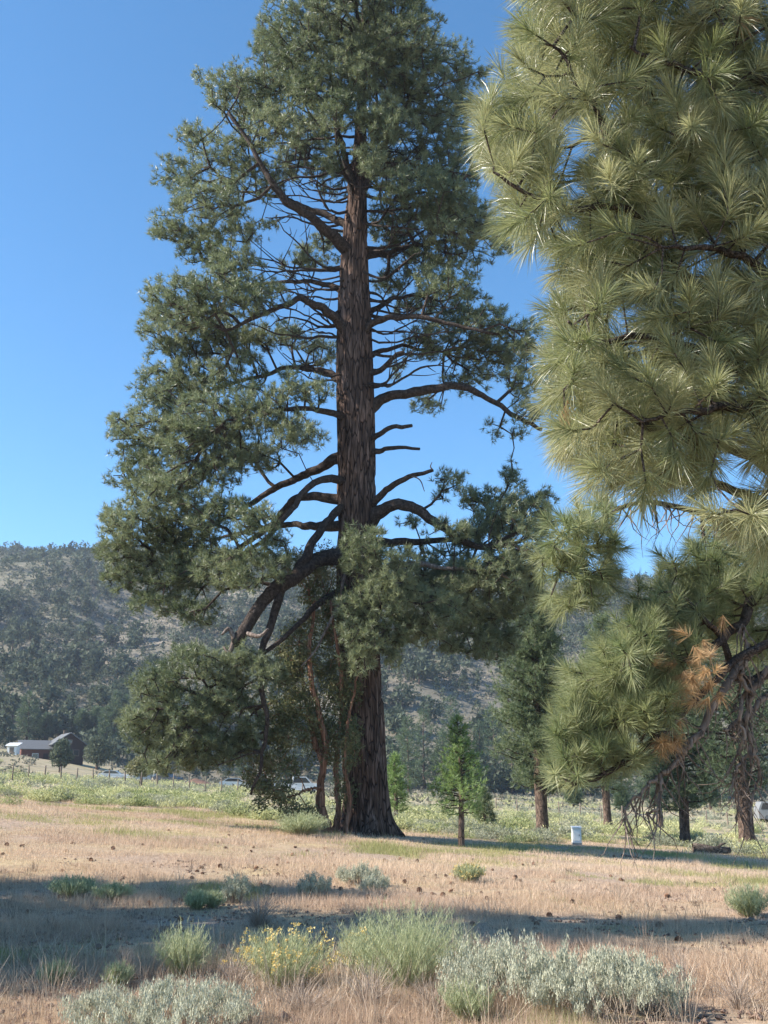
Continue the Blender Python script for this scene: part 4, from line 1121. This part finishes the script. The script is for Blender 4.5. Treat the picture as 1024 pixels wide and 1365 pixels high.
# ------------------------------------------------------------------ shrubs in the foreground
def stems(b, n, h, w, g, spread=.8, wid=.005, curl=.2, r0=.12, hv=.25):
    """curved thin stems from a crown at the ground: ribbons of 3 segments"""
    a = g.uniform(0, 6.28, n); r = np.sqrt(g.random(n))
    st = np.stack([np.cos(a) * r * w * r0, np.sin(a) * r * w * r0, np.zeros(n)], -1)
    out = np.stack([np.cos(a), np.sin(a), np.zeros(n)], -1) * (r * w / 2 * spread)[:, None] + g.normal(0, .03, (n, 3)) * [w, w, 0]
    hh = h * g.uniform(1 - hv * 2, 1, n) * (1 - .35 * r ** 2)
    pts = []
    for t in (0, .35, .7, 1.0):
        p = st + out * t ** (1.0 + curl)
        p = p + np.stack([np.zeros(n), np.zeros(n), hh * t ** (1 - curl * .5)], -1) + g.normal(0, .012, (n, 3)) * (t > 0)
        pts.append(p + b)
    f = g.uniform(0, 6.28, n); s_ = np.stack([np.cos(f), np.sin(f), np.zeros(n)], -1) * wid / 2
    V = []
    for k, p in enumerate(pts):
        ww = [1.2, 1.0, .8, .35][k]
        V += [p - s_ * ww, p + s_ * ww]
    V = np.stack(V, 1).reshape(-1, 3)
    k = np.arange(n)[:, None] * 8
    F = np.concatenate([np.stack([k + [2 * q, 2 * q + 1, 2 * q + 3], k + [2 * q, 2 * q + 3, 2 * q + 2]], 1).reshape(-1, 3) for q in range(3)])
    return V, F, np.repeat(np.clip(g.normal(.5, .25, n), 0, 1), 8), pts

def shrub(name, label, u, v, wpx, hpx, kind, seed, group=None):
    g = np.random.default_rng(seed)
    b = ground_hit(u, v, 5, 60); mpp = b[1] / FPX
    w, h = wpx * mpp, hpx * mpp
    t = thing(name, label, 'shrub', b, group)
    pw = max(.0038, b[1] / 1024 * .45)
    b = b - [0, 0, .02]
    if kind in ('rabbit', 'flower'):
        n = int(420 * min(1.6, max(.5, w / .8)))
        V, F, T, pts = stems(b, n, h, w, g, .95, pw, .25)
        part('stems', V, F, M['rabbit'], t, T)
        L_ = []
        for q in range(14):
            f = g.uniform(.35, 1.0, n); i0 = np.clip((f * 3).astype(int), 0, 2); fr = f * 3 - i0
            A = np.stack(pts, 1)[np.arange(n), i0]; B = np.stack(pts, 1)[np.arange(n), i0 + 1]
            L_.append(A + (B - A) * fr[:, None])
        P = np.concatenate(L_)
        V, F, T = leaves(P, .055, pw / .05, 1.6, np.clip(g.normal(.55, .25, len(P)), 0, 1), g)
        part('leaves', V, F, M['rabbit'], t, T)
        if kind == 'flower':
            m = g.random(n) < .26
            P = np.repeat(pts[-1][m], 9, 0) + g.normal(0, .012, (m.sum() * 9, 3))
            V, F, T = leaves(P, .022, .8, .3, np.clip(g.normal(.5, .3, len(P)), 0, 1), g)
            part('flowers', V, F, M['flower'], t, T)
        V, F, T, _ = stems(b, n // 5, h * .5, w * 1.0, g, 1.0, pw, .3)
        part('dead_stems', V, F, M['deadstem'], t, T)
    elif kind == 'sage':
        n = int(190 * max(.35, w / .9))
        V, F, T, pts = stems(b, n, h * .9, w, g, .82, pw * 1.3, .3, .45, .28)
        part('woody_stems', V, F, M['deadstem'], t, T)
        P = []
        for s in np.linspace(.45, 1.12, 11):
            k = 9; A, B = pts[2], pts[3]
            c = A + (B - A) * ((s - .45) / .55)
            P.append(np.repeat(c, k, 0) + g.normal(0, .014, (n * k, 3)) * [1, 1, 1.6])
        P = np.concatenate(P)
        V, F, T = leaves(P, .028, .26, 2.4, np.clip(g.normal(.5, .25, len(P)), 0, 1), g)
        part('leaves', V, F, M['sage'], t, T)
    elif kind == 'dead':
        V, F, T, _ = stems(b, int(520 * max(.4, w)), h, w, g, 1.1, pw * .8, .6, .1, .35)
        part('dead_stems', V, F, M['deadstem'], t, T)
    elif kind == 'tuft':
        n = int(700 * max(.35, w))
        V, F, T, pts = stems(b, n, h, w, g, .8, pw * .9, .3, .5, .3)
        part('blades', V, F, M['grass'] if seed % 2 else M['rabbit'], t, T)
    return t

SH = [
    ('rabbitbrush', 'large pale green rabbitbrush clump, the biggest of the front brush', 540, 1318, 168, 112, 'rabbit'),
    ('rabbitbrush', 'yellow flowering rabbitbrush between two plain green clumps', 378, 1315, 118, 76, 'flower'),
    ('rabbitbrush', 'upright light green rabbitbrush with dry brown base, left of the yellow flowering one', 243, 1305, 72, 72, 'rabbit'),
    ('rabbitbrush', 'yellow tipped sprigs on the flank of the largest clump', 478, 1300, 46, 62, 'flower'),
    ('sagebrush', 'silver sagebrush with the tallest plumes next to the largest green clump', 705, 1345, 130, 92, 'sage'),
    ('sagebrush', 'silver sagebrush joined to the tallest plumed one', 785, 1345, 120, 78, 'sage'),
    ('sagebrush', 'silver sagebrush at the dry grass end of the sage row', 850, 1348, 80, 74, 'sage'),
    ('sagebrush', 'thin grey sagebrush between the large green clump and silver sage row', 642, 1325, 50, 80, 'sage'),
    ('dead_bush', 'pale grey dead bush of arching stems before the largest clump', 492, 1345, 84, 66, 'dead'),
    ('dead_bush', 'small brown dead bush below the flowering rabbitbrush', 312, 1322, 66, 62, 'dead'),
    ('dead_bush', 'brown dead stems under the flank of the large clump', 575, 1350, 76, 56, 'dead'),
    ('dead_bush', 'dry brown stalk cluster before the yellow flowering brush', 405, 1352, 90, 50, 'dead'),
    ('rabbitbrush', 'low bright green sprout before the silver sage row', 622, 1362, 66, 54, 'rabbit'),
    ('grass_tuft', 'broad pale sage-green tuft on the bare soil', 215, 1372, 140, 56, 'sage'),
    ('grass_tuft', 'small green tuft at the edge of the shaded grass', 74, 1312, 42, 30, 'rabbit'),
    ('dead_bush', 'thin brown stalk beside the small green tuft', 166, 1312, 26, 58, 'dead'),
    ('rabbitbrush', 'small green sprig at the foot of the brown stalk', 156, 1318, 34, 34, 'rabbit'),
    ('sagebrush', 'lone grey sagebrush sprig standing at the edge of the shade', 313, 1204, 24, 40, 'sage'),
    ('sagebrush', 'small grey sagebrush sprig alone in the sunny grass', 420, 1196, 26, 34, 'sage'),
    ('sagebrush', 'pale grey-green sagebrush below the old pine', 480, 1180, 34, 32, 'sage'),
    ('sagebrush', 'pale sprig beside the pale grey-green sagebrush below the old pine', 500, 1190, 24, 26, 'sage'),
    ('rabbitbrush', 'small yellow flowered brush in the sunlit dry grass', 625, 1176, 38, 26, 'flower'),
    ('rabbitbrush', 'dull green bush in the shaded grass behind the dry stalks', 998, 1222, 56, 44, 'rabbit'),
    ('grass_tuft', 'green tuft in the middle of the shade line', 262, 1212, 34, 26, 'rabbit'),
    ('grass_tuft', 'yellowish tuft next to the green tuft of the shade line', 284, 1210, 26, 22, 'rabbit'),
    ('rabbitbrush', 'grey-green bush at the foot of the juniper trunk', 402, 1115, 62, 34, 'rabbit'),
    ('dead_bush', 'dry brown weed stalks beside the silver sage row', 912, 1330, 44, 76, 'dead'),
    ('dead_bush', 'dry brown weed stalks past the silver sage row', 985, 1345, 70, 60, 'dead'),
    ('dead_bush', 'grey twiggy bush in the shade behind the yellow flowering one', 345, 1235, 70, 50, 'dead'),
    ('grass_tuft', 'dark green grass clump inside the shaded patch', 95, 1196, 60, 30, 'rabbit'),
    ('grass_tuft', 'dark green grass clump at the end of the shaded patch', 150, 1200, 50, 24, 'rabbit'),
]
for k, s in enumerate(SH):
    shrub(s[0], s[1], s[2], s[3], s[4], s[5], s[6], 1000 + k)

# dry weeds and crumbled earth between the shrubs
g = np.random.default_rng(640)
acc = []
k = 0
while k < 620:
    u = g.uniform(-60, 1084); v = 1150 + 225 * g.random() ** .75
    p = ground_hit(u, v, 5, 40)
    h_ = g.uniform(.10, .38) * (1.25 if v > 1280 else .8)
    V, F, T, _ = stems(p - [0, 0, .02], int(g.integers(12, 34)), h_, h_ * g.uniform(.6, 1.3), g, .9, max(.0034, p[1] / 1024 * .4), .3, .3, .35)
    acc.append((V, F, np.clip(T + g.normal(0, .3), 0, 1))); k += 1
V, F, T = cat_meshes(acc)
M['weed'] = needle_mat('dry_weed_stalks', (.20, .15, .115), (.56, .46, .35), .2, .8, .1)
o = link('dry_weeds', build_mesh('dry_weeds', V, F, M['weed'], T)); tag(o, 'dry brown weed stalks scattered through the front grass', 'weeds', kind='stuff')
n = 9000
Y = 6.5 * (20 / 6.5) ** g.random(n); U = g.uniform(-100, 1124, n); X = (U - 512) / FPX * Y * 1.02
kp = (fbm(X / .9, Y / .9, o=3, seed=37) + .30 * ((U < 330) & (Y < 9.5)) > .0)
X, Y = X[kp], Y[kp]; n = len(X); Z = zg(X, Y)
sz = g.uniform(.008, .03, n) * np.where(g.random(n) < .06, 1.8, 1)
oc = np.array([[1, 0, 0], [0, 1, 0], [-1, 0, 0], [0, -1, 0], [0, 0, .7], [.7, .7, .3], [-.7, -.6, .3], [0, 0, -.6]])
of = np.array([[0, 5, 4], [5, 1, 4], [1, 2, 4], [2, 6, 4], [6, 3, 4], [3, 0, 4], [0, 5, 7], [5, 1, 7], [1, 2, 7], [2, 6, 7], [6, 3, 7], [3, 0, 7]])
V = oc[None] * sz[:, None, None] * g.uniform(.6, 1.3, (n, 8, 3)) + np.stack([X, Y, Z + sz * .3], -1)[:, None]
F = (of[None] + (np.arange(n) * 8)[:, None, None]).reshape(-1, 3)
o = link('earth_crumbs', build_mesh('earth_crumbs', V, F, plain_mat('earth_crumb', (.22, .15, .115), .95, .05, .4, 6))); tag(o, 'crumbs of dry earth and litter on the front ground', 'earth crumbs', kind='stuff')

# ------------------------------------------------------------------ pine cones
def cone_mesh():
    V, F, n = [], [], 0
    core, cf = tube(np.array([[0, 0, 0], [0, 0, .05], [0, 0, .11]]), [.02, .03, .006], 7)
    V.append(core); F.append(quads_to_tris(cf)); n = len(core)
    for k in range(44):
        z = .008 + .1 * k / 44; a = k * 2.39996; r = .045 * math.sin(math.pi * (.18 + .78 * k / 44)) + .008
        d = np.array([math.cos(a), math.sin(a), .25]); s_ = np.array([-math.sin(a), math.cos(a), 0]) * .013
        c = np.array([0, 0, z]); tip = c + d * r
        V.append(np.array([c - s_ * .6, c + s_ * .6, tip + s_ - [0, 0, .004], tip - s_ - [0, 0, .004], tip + d * .008])); F.append(np.array([[0, 1, 2], [0, 2, 3], [3, 2, 4]]) + n); n += 5
    return build_mesh('pine_cone', np.concatenate(V), np.concatenate(F), M['cone'])
cone = cone_mesh()
g = np.random.default_rng(610)
k = 0
while k < 190:
    u = g.uniform(0, 1024) if g.random() < .25 else g.normal(470, 210); v = g.uniform(1088, 1205) if g.random() < .75 else g.uniform(1140, 1340)
    if not (0 < u < 1024): continue
    p = ground_hit(u, v, 6, 60)
    if p[1] > 34 or p[1] < 10.5 or math.hypot(p[0] - base0[0], p[1] - base0[1]) < 1.0: continue
    o = link('pine_cone', cone); s = g.uniform(.5, .85)
    o.location = (p[0], p[1], p[2] + .02 * s); o.scale = (s, s, s); o.rotation_euler = (g.uniform(1.1, 1.9), g.uniform(-.3, .3), g.uniform(0, 6.28))
    o.location.z -= .0; tag(o, 'brown pine cone lying in the dry grass under the old pine', 'pine cone', 'pine cones littering the dry grass'); k += 1

# ------------------------------------------------------------------ house, vehicles, fences and other built things
def on(u, Y):
    x = (u - 512) / FPX * Y * 1.02
    return np.array([x, Y, float(zg(x, Y))])

def lpart(name, V, F, mat, root, smooth=False):
    """mesh in the thing's own coordinates"""
    return link(name, build_mesh(name, V, F, mat, None, smooth), root)

M['brown_wall'] = plain_mat('brown_board_wall', (.055, .038, .033), .85, .1, .25, 3)
M['red_wall'] = plain_mat('reddish_board_wall', (.15, .075, .06), .85, .1, .2, 3)
M['grey_roof'] = plain_mat('grey_shingle_roof', (.14, .145, .15), .9, .1, .2, 5)
M['pane'] = plain_mat('window_glass', (.03, .035, .04), .1, .6, .1, 2)
M['white'] = plain_mat('white_paint', (.72, .72, .70), .5, .3, .06, 3)
M['silver'] = plain_mat('silver_paint', (.42, .45, .48), .3, .5, .06, 3, .3)
M['dark_paint'] = plain_mat('dark_paint', (.03, .035, .045), .3, .5, .1, 3)
M['tyre'] = plain_mat('tyre_rubber', (.02, .02, .02), .9, .1, .2, 9)
M['post'] = plain_mat('weathered_post', (.20, .16, .125), .9, .1, .3, 12)
M['log'] = bark_mat('log_wood', (.06, .045, .035), (.16, .12, .09), (.28, .22, .17), 6, 1.0, .7)
M['mound'] = plain_mat('red_earth', (.17, .105, .08), .95, .05, .35, 2)
M['metal'] = plain_mat('grey_metal', (.22, .23, .23), .6, .3, .1, 4, .2)

hb = on(106, 205.0)
house = thing('house', 'dark brown gabled house with grey roof and low red wing among junipers', 'house', hb)
house.rotation_euler = (0, 0, R(28))
def gable(w, d, hw, hr, z0=-.6):
    V = [(-w/2, -d/2, z0), (w/2, -d/2, z0), (w/2, d/2, z0), (-w/2, d/2, z0), (-w/2, -d/2, hw), (w/2, -d/2, hw), (w/2, d/2, hw), (-w/2, d/2, hw), (0, -d/2, hr), (0, d/2, hr)]
    F = [(0, 1, 5, 4), (2, 3, 7, 6), (1, 2, 6, 5), (3, 0, 4, 7), (4, 5, 8, 8), (6, 7, 9, 9)]
    return np.array(V), F
def fix(F):
    return [tuple(dict.fromkeys(f)) for f in F]
def polymesh(name, V, F, mat):
    me = bpy.data.meshes.new(name); me.from_pydata([tuple(map(float, v)) for v in V], [], fix(F)); me.update(); me.materials.append(mat); return me
def slab(a, b, c, d, t):
    """thin roof slab through four corners, thickness t"""
    P = np.array([a, b, c, d], float); n = np.cross(P[1] - P[0], P[2] - P[0]); n = n / np.linalg.norm(n) * t
    V = np.vstack([P, P + n]); F = [(0, 3, 2, 1), (4, 5, 6, 7), (0, 1, 5, 4), (1, 2, 6, 5), (2, 3, 7, 6), (3, 0, 4, 7)]
    return V, F
V, F = gable(5.4, 8.0, 3.4, 5.2)
link('wall', polymesh('wall', V, F, M['brown_wall']), house)
for sgn in (-1, 1):
    a, b, c, d = (0, -4.5, 5.25), (0, 4.5, 5.25), (sgn * 3.3, 4.5, 3.0), (sgn * 3.3, -4.5, 3.0)
    if sgn > 0: a, b, c, d = b, a, d, c
    V, F = slab(a, b, c, d, .18); lpart('roof', V, F, M['grey_roof'], house)
for (x, z, w, h) in ((-1.3, 1.6, 1.1, 1.2), (1.3, 1.6, 1.1, 1.2), (0, 3.7, .9, .8)):
    V, F = box((x - w/2, -4.06, z - h/2), (x + w/2, -3.98, z + h/2)); wo = lpart('window', V, F, M['post'], house)
    V, F = box((x - w/2 + .1, -4.09, z - h/2 + .1), (x + w/2 - .1, -4.05, z + h/2 - .1)); lpart('pane', V, F, M['pane'], wo)
for y in (-2, 1.2):
    V, F = box((2.66, y - .6, 1.0), (2.76, y + .6, 2.2)); wo = lpart('window', V, F, M['post'], house)
    V, F = box((2.74, y - .5, 1.1), (2.79, y + .5, 2.1)); lpart('pane', V, F, M['pane'], wo)
V, F = box((-.3, 1.0, 4.4), (.3, 1.6, 6.1)); lpart('chimney', V, F, M['log'], house)
# wing
V, F = box((-8.4, -1.4, -.8), (-2.72, 2.6, 2.3)); lpart('wing_wall', V, F, M['red_wall'], house)
V, F = slab((-8.8, -2.2, 2.15), (-2.6, -2.2, 2.15), (-2.6, 1.0, 3.9), (-8.8, 1.0, 3.9), .16); lpart('wing_roof', V, F, M['grey_roof'], house)
V, F = slab((-8.8, 1.02, 3.9), (-2.6, 1.02, 3.9), (-2.6, 3.3, 2.2), (-8.8, 3.3, 2.2), .16); lpart('wing_roof', V, F, M['grey_roof'], house)
V, F = box((-6.4, -1.47, .3), (-5.2, -1.38, 1.5)); wo = lpart('window', V, F, M['white'], house)
V, F = box((-6.3, -1.5, .4), (-5.3, -1.46, 1.4)); lpart('pane', V, F, M['pane'], wo)
V, F = box((-4.3, -1.47, -.6), (-3.4, -1.38, 1.5)); lpart('door', V, F, M['brown_wall'], house)
sb = on(40, 196.0)
shed = thing('shed', 'small white lean-to shed beside the red wing of the house', 'shed', sb)
V, F = box((-.9, -.9, -.3), (.9, .9, 1.5)); lpart('wall', V, F, M['white'], shed)
V, F = slab((-1.2, -1.2, 1.5), (1.2, -1.2, 1.5), (1.2, 1.2, 2.1), (-1.2, 1.2, 2.1), .1); lpart('roof', V, F, M['white'], shed)
V, F = box((-.4, -.96, -.2), (.4, -.88, 1.3)); lpart('door', V, F, M['post'], shed)

def extrude_profile(P, y0, y1):
    n = len(P); V = [(x, y0, z) for x, z in P] + [(x, y1, z) for x, z in P]
    F = [tuple(range(n)), tuple(range(2 * n - 1, n - 1, -1))] + [(k, k + n, (k + 1) % n + n, (k + 1) % n) for k in range(n)]
    return V, F
def car(name, label, cat, u, Y, heading, paint, style):
    b = on(u, Y); t = thing(name, label, cat, b); t.rotation_euler = (0, 0, heading)
    if style == 'suv':
        body = [(-2.2, .35), (2.2, .35), (2.25, .7), (2.1, 1.0), (1.2, 1.08), (.6, 1.68), (-1.9, 1.72), (-2.2, 1.1)]
        win = [(1.0, 1.12), (.52, 1.6), (-1.8, 1.62), (-2.0, 1.12)]
    elif style == 'pickup':
        body = [(-2.7, .4), (2.5, .4), (2.55, .8), (2.4, 1.08), (1.4, 1.12), (.8, 1.75), (-.6, 1.78), (-.75, 1.12), (-2.7, 1.12)]
        win = [(1.2, 1.15), (.72, 1.68), (-.5, 1.7), (-.6, 1.15)]
    elif style == 'trailer':
        body = [(-3.0, .5), (3.0, .5), (3.05, 2.2), (2.7, 2.5), (-2.7, 2.5), (-3.05, 2.2)]
        win = [(.5, 1.4), (.5, 2.0), (-1.2, 2.0), (-1.2, 1.4)]
    else:
        body = [(-2.2, .3), (2.2, .3), (2.25, .6), (2.05, .82), (1.0, .92), (.35, 1.4), (-1.1, 1.42), (-1.75, .98), (-2.2, .9)]
        win = [(.85, .96), (.3, 1.34), (-1.05, 1.36), (-1.55, 1.0)]
    V, F = extrude_profile(body, -.88, .88); link('body', polymesh('body', V, F, M[paint]), t)
    for y0, y1 in ((-.91, -.87), (.87, .91)):
        V, F = extrude_profile(win, y0, y1); link('side_window', polymesh('side_window', V, F, M['pane']), t)
    for x in ((-1.4, 1.4) if style != 'trailer' else (-.45, .45)):
        for y in (-.8, .8):
            V, F = tube(np.array([[x, y - .12, .34], [x, y, .34], [x, y + .12, .34]]), [.33, .34, .33], 14)
            w = lpart('wheel', V, F, M['tyre'], t)
            V, F = tube(np.array([[x, y - .14, .34], [x, y + .14, .34]]), [.17, .17], 10); lpart('rim', V, F, M['metal'], w)
    return t
car('parked_car', 'white car parked beside the brownish leafless tree', 'car', 170, 158, .1, 'white', 'car')
car('parked_car', 'silver utility vehicle parked beside a dark car', 'car', 213, 160, .25, 'silver', 'suv')
car('parked_car', 'dark car parked between the silver utility vehicle and earth mound', 'car', 238, 156, -.3, 'dark_paint', 'car')
car('parked_car', 'white car parked out in the valley beyond the drooping branch', 'car', 325, 140, .15, 'white', 'car')
car('pickup_truck', 'white pickup truck parked beyond the juniper trunk', 'truck', 404, 112, .1, 'white', 'pickup')
car('parked_car', 'grey utility vehicle parked behind the dark pine with dead hanging branches', 'car', 1012, 92, -.1, 'metal', 'suv')

mb = on(273, 132.0)
g = np.random.default_rng(5)
a, rr_ = np.meshgrid(np.linspace(0, 2 * np.pi, 28, endpoint=False), np.linspace(0, 1, 9))
hz = (1 - rr_ ** 1.6) * (1.0 + .7 * (vnoise(np.cos(a) * rr_ * 3, np.sin(a) * rr_ * 3, 0, 4) - .5)) - .15
V = np.stack([np.cos(a) * rr_ * 3.6, np.sin(a) * rr_ * 1.6, hz], -1).reshape(-1, 3)
i, j = np.meshgrid(np.arange(8), np.arange(28), indexing='ij')
F = np.stack([i * 28 + j, (i + 1) * 28 + j, (i + 1) * 28 + (j + 1) % 28, i * 28 + (j + 1) % 28], -1).reshape(-1, 4)
o = link('earth_mound', build_mesh('earth_mound', V, F, M['mound'], None, True)); o.location = mb
tag(o, 'low reddish brown earth mound beside the parked cars', 'mound')

def fence(label, us, Ys):
    root = None
    tops = []
    for k, (u, Y) in enumerate(zip(us, Ys)):
        p = on(u, Y)
        if root is None: root = thing('wire_fence', label, 'fence', p)
        V, F = tube(np.array([p + [0, 0, -.2], p + [.02, 0, .6], p + [.03 * (-1) ** k, 0, 1.1]]), [.05, .048, .045], 7, .15, k)
        part('post', V, F, M['post'], root, smooth=True); tops.append(p)
    for h in (.45, .75, 1.0):
        V, F = tube(np.array(tops) + [0, 0, h], np.full(len(tops), .006), 4); part('wire', V, F, M['metal'], root)
fence('weathered post and wire fence crossing the brush before the brown house', np.linspace(-40, 470, 26), np.linspace(70, 84, 26))
fence('weathered post and wire fence crossing the valley behind the dark pines', np.linspace(600, 1100, 20), np.linspace(96, 70, 20))

# white utility box
ub = ground_hit(769, 1126, 20, 80)
UBS = .78
ubx = thing('utility_box', 'white metal utility box standing in the brush near the full grey-green pine', 'utility box', ub)
V, F = box((-.22, -.18, -.05), (.22, .18, .10)); lpart('base', V, F, M['metal'], ubx)
V, F = box((-.20, -.16, .10), (.20, .16, .72)); lpart('cabinet', V, F, M['white'], ubx)
V, F = slab((-.23, -.20, .72), (.23, -.20, .72), (.23, .18, .78), (-.23, .18, .78), .04); lpart('lid', V, F, M['white'], ubx)
V, F = box((-.15, -.175, .18), (.15, -.158, .62)); dd = lpart('door', V, F, M['white'], ubx)
V, F = box((.08, -.19, .38), (.11, -.172, .46)); lpart('handle', V, F, M['metal'], dd)
ubx.scale = (UBS,) * 3

# fallen log and sticks
def log(name, label, u, v, lpx, r, rot, bend=.0, mat='log', cat='log'):
    p = ground_hit(u, v, 6, 80); L_ = lpx * p[1] / FPX
    xs_ = np.linspace(-L_ / 2, L_ / 2, 14)
    P = np.stack([p[0] + xs_ * math.cos(rot), p[1] + xs_ * math.sin(rot), 0 * xs_], -1)
    P[:, 2] = zg(P[:, 0], P[:, 1]) + r * .8 + bend * (xs_ / L_) ** 2 + .3 * r * vnoise(xs_ * 2, 0, 0, 3)
    V, F = tube(P, np.linspace(r, r * .7, 14), 10, .2, 9)
    t = thing(name, label, cat, p); part('stem', V, F, M[mat], t, smooth=True)
    q = P[9]; C = catmull(np.array([q, q + [.05, -.1, .8 * r + .05], q + [.15 * L_, -.25, r * 1.5]]), 6)
    V, F = tube(C, np.linspace(r * .4, r * .15, 6), 6, .2, 2); part('broken_stub', V, F, M[mat], t, smooth=True)
log('fallen_log', 'weathered log lying in the brush between two dark pine trunks', 949, 1139, 46, .17, -.12)
log('fallen_branch', 'thin dead branch lying near the tree shadow edge', 862, 1146, 62, .03, -.1, .1, 'deadwood', 'branch')
log('fallen_branch', 'dead stick lying in the grass below the fallen log', 940, 1180, 30, .02, .2, .1, 'deadwood', 'branch')
log('fallen_branch', 'short pale stick lying on the dry grass in the sun', 250, 1150, 26, .018, .3, .1, 'deadwood', 'branch')

# ------------------------------------------------------------------ air
allz = np.concatenate([np.array([v.co.z for v in ob.data.vertices]) for ob in (ground, valley, hill)])
zlo = float(allz.min()) - 1.0; zhi = float(allz.max()) + 30
m, nt, N, L = mat_new('pale_air')
out = N.new('ShaderNodeOutputMaterial'); pv = N.new('ShaderNodeVolumePrincipled')
pv.inputs['Color'].default_value = (.72, .82, 1, 1); pv.inputs['Density'].default_value = 0.00023; pv.inputs['Anisotropy'].default_value = 0.3
L.new(pv.outputs[0], out.inputs['Volume'])
V, F = box((-570, -70, zlo), (570, 1010, zhi))
o = link('haze', build_mesh('haze', V, F, m)); tag(o, 'thin pale blue air between the meadow and the hillside', 'haze', kind='stuff')
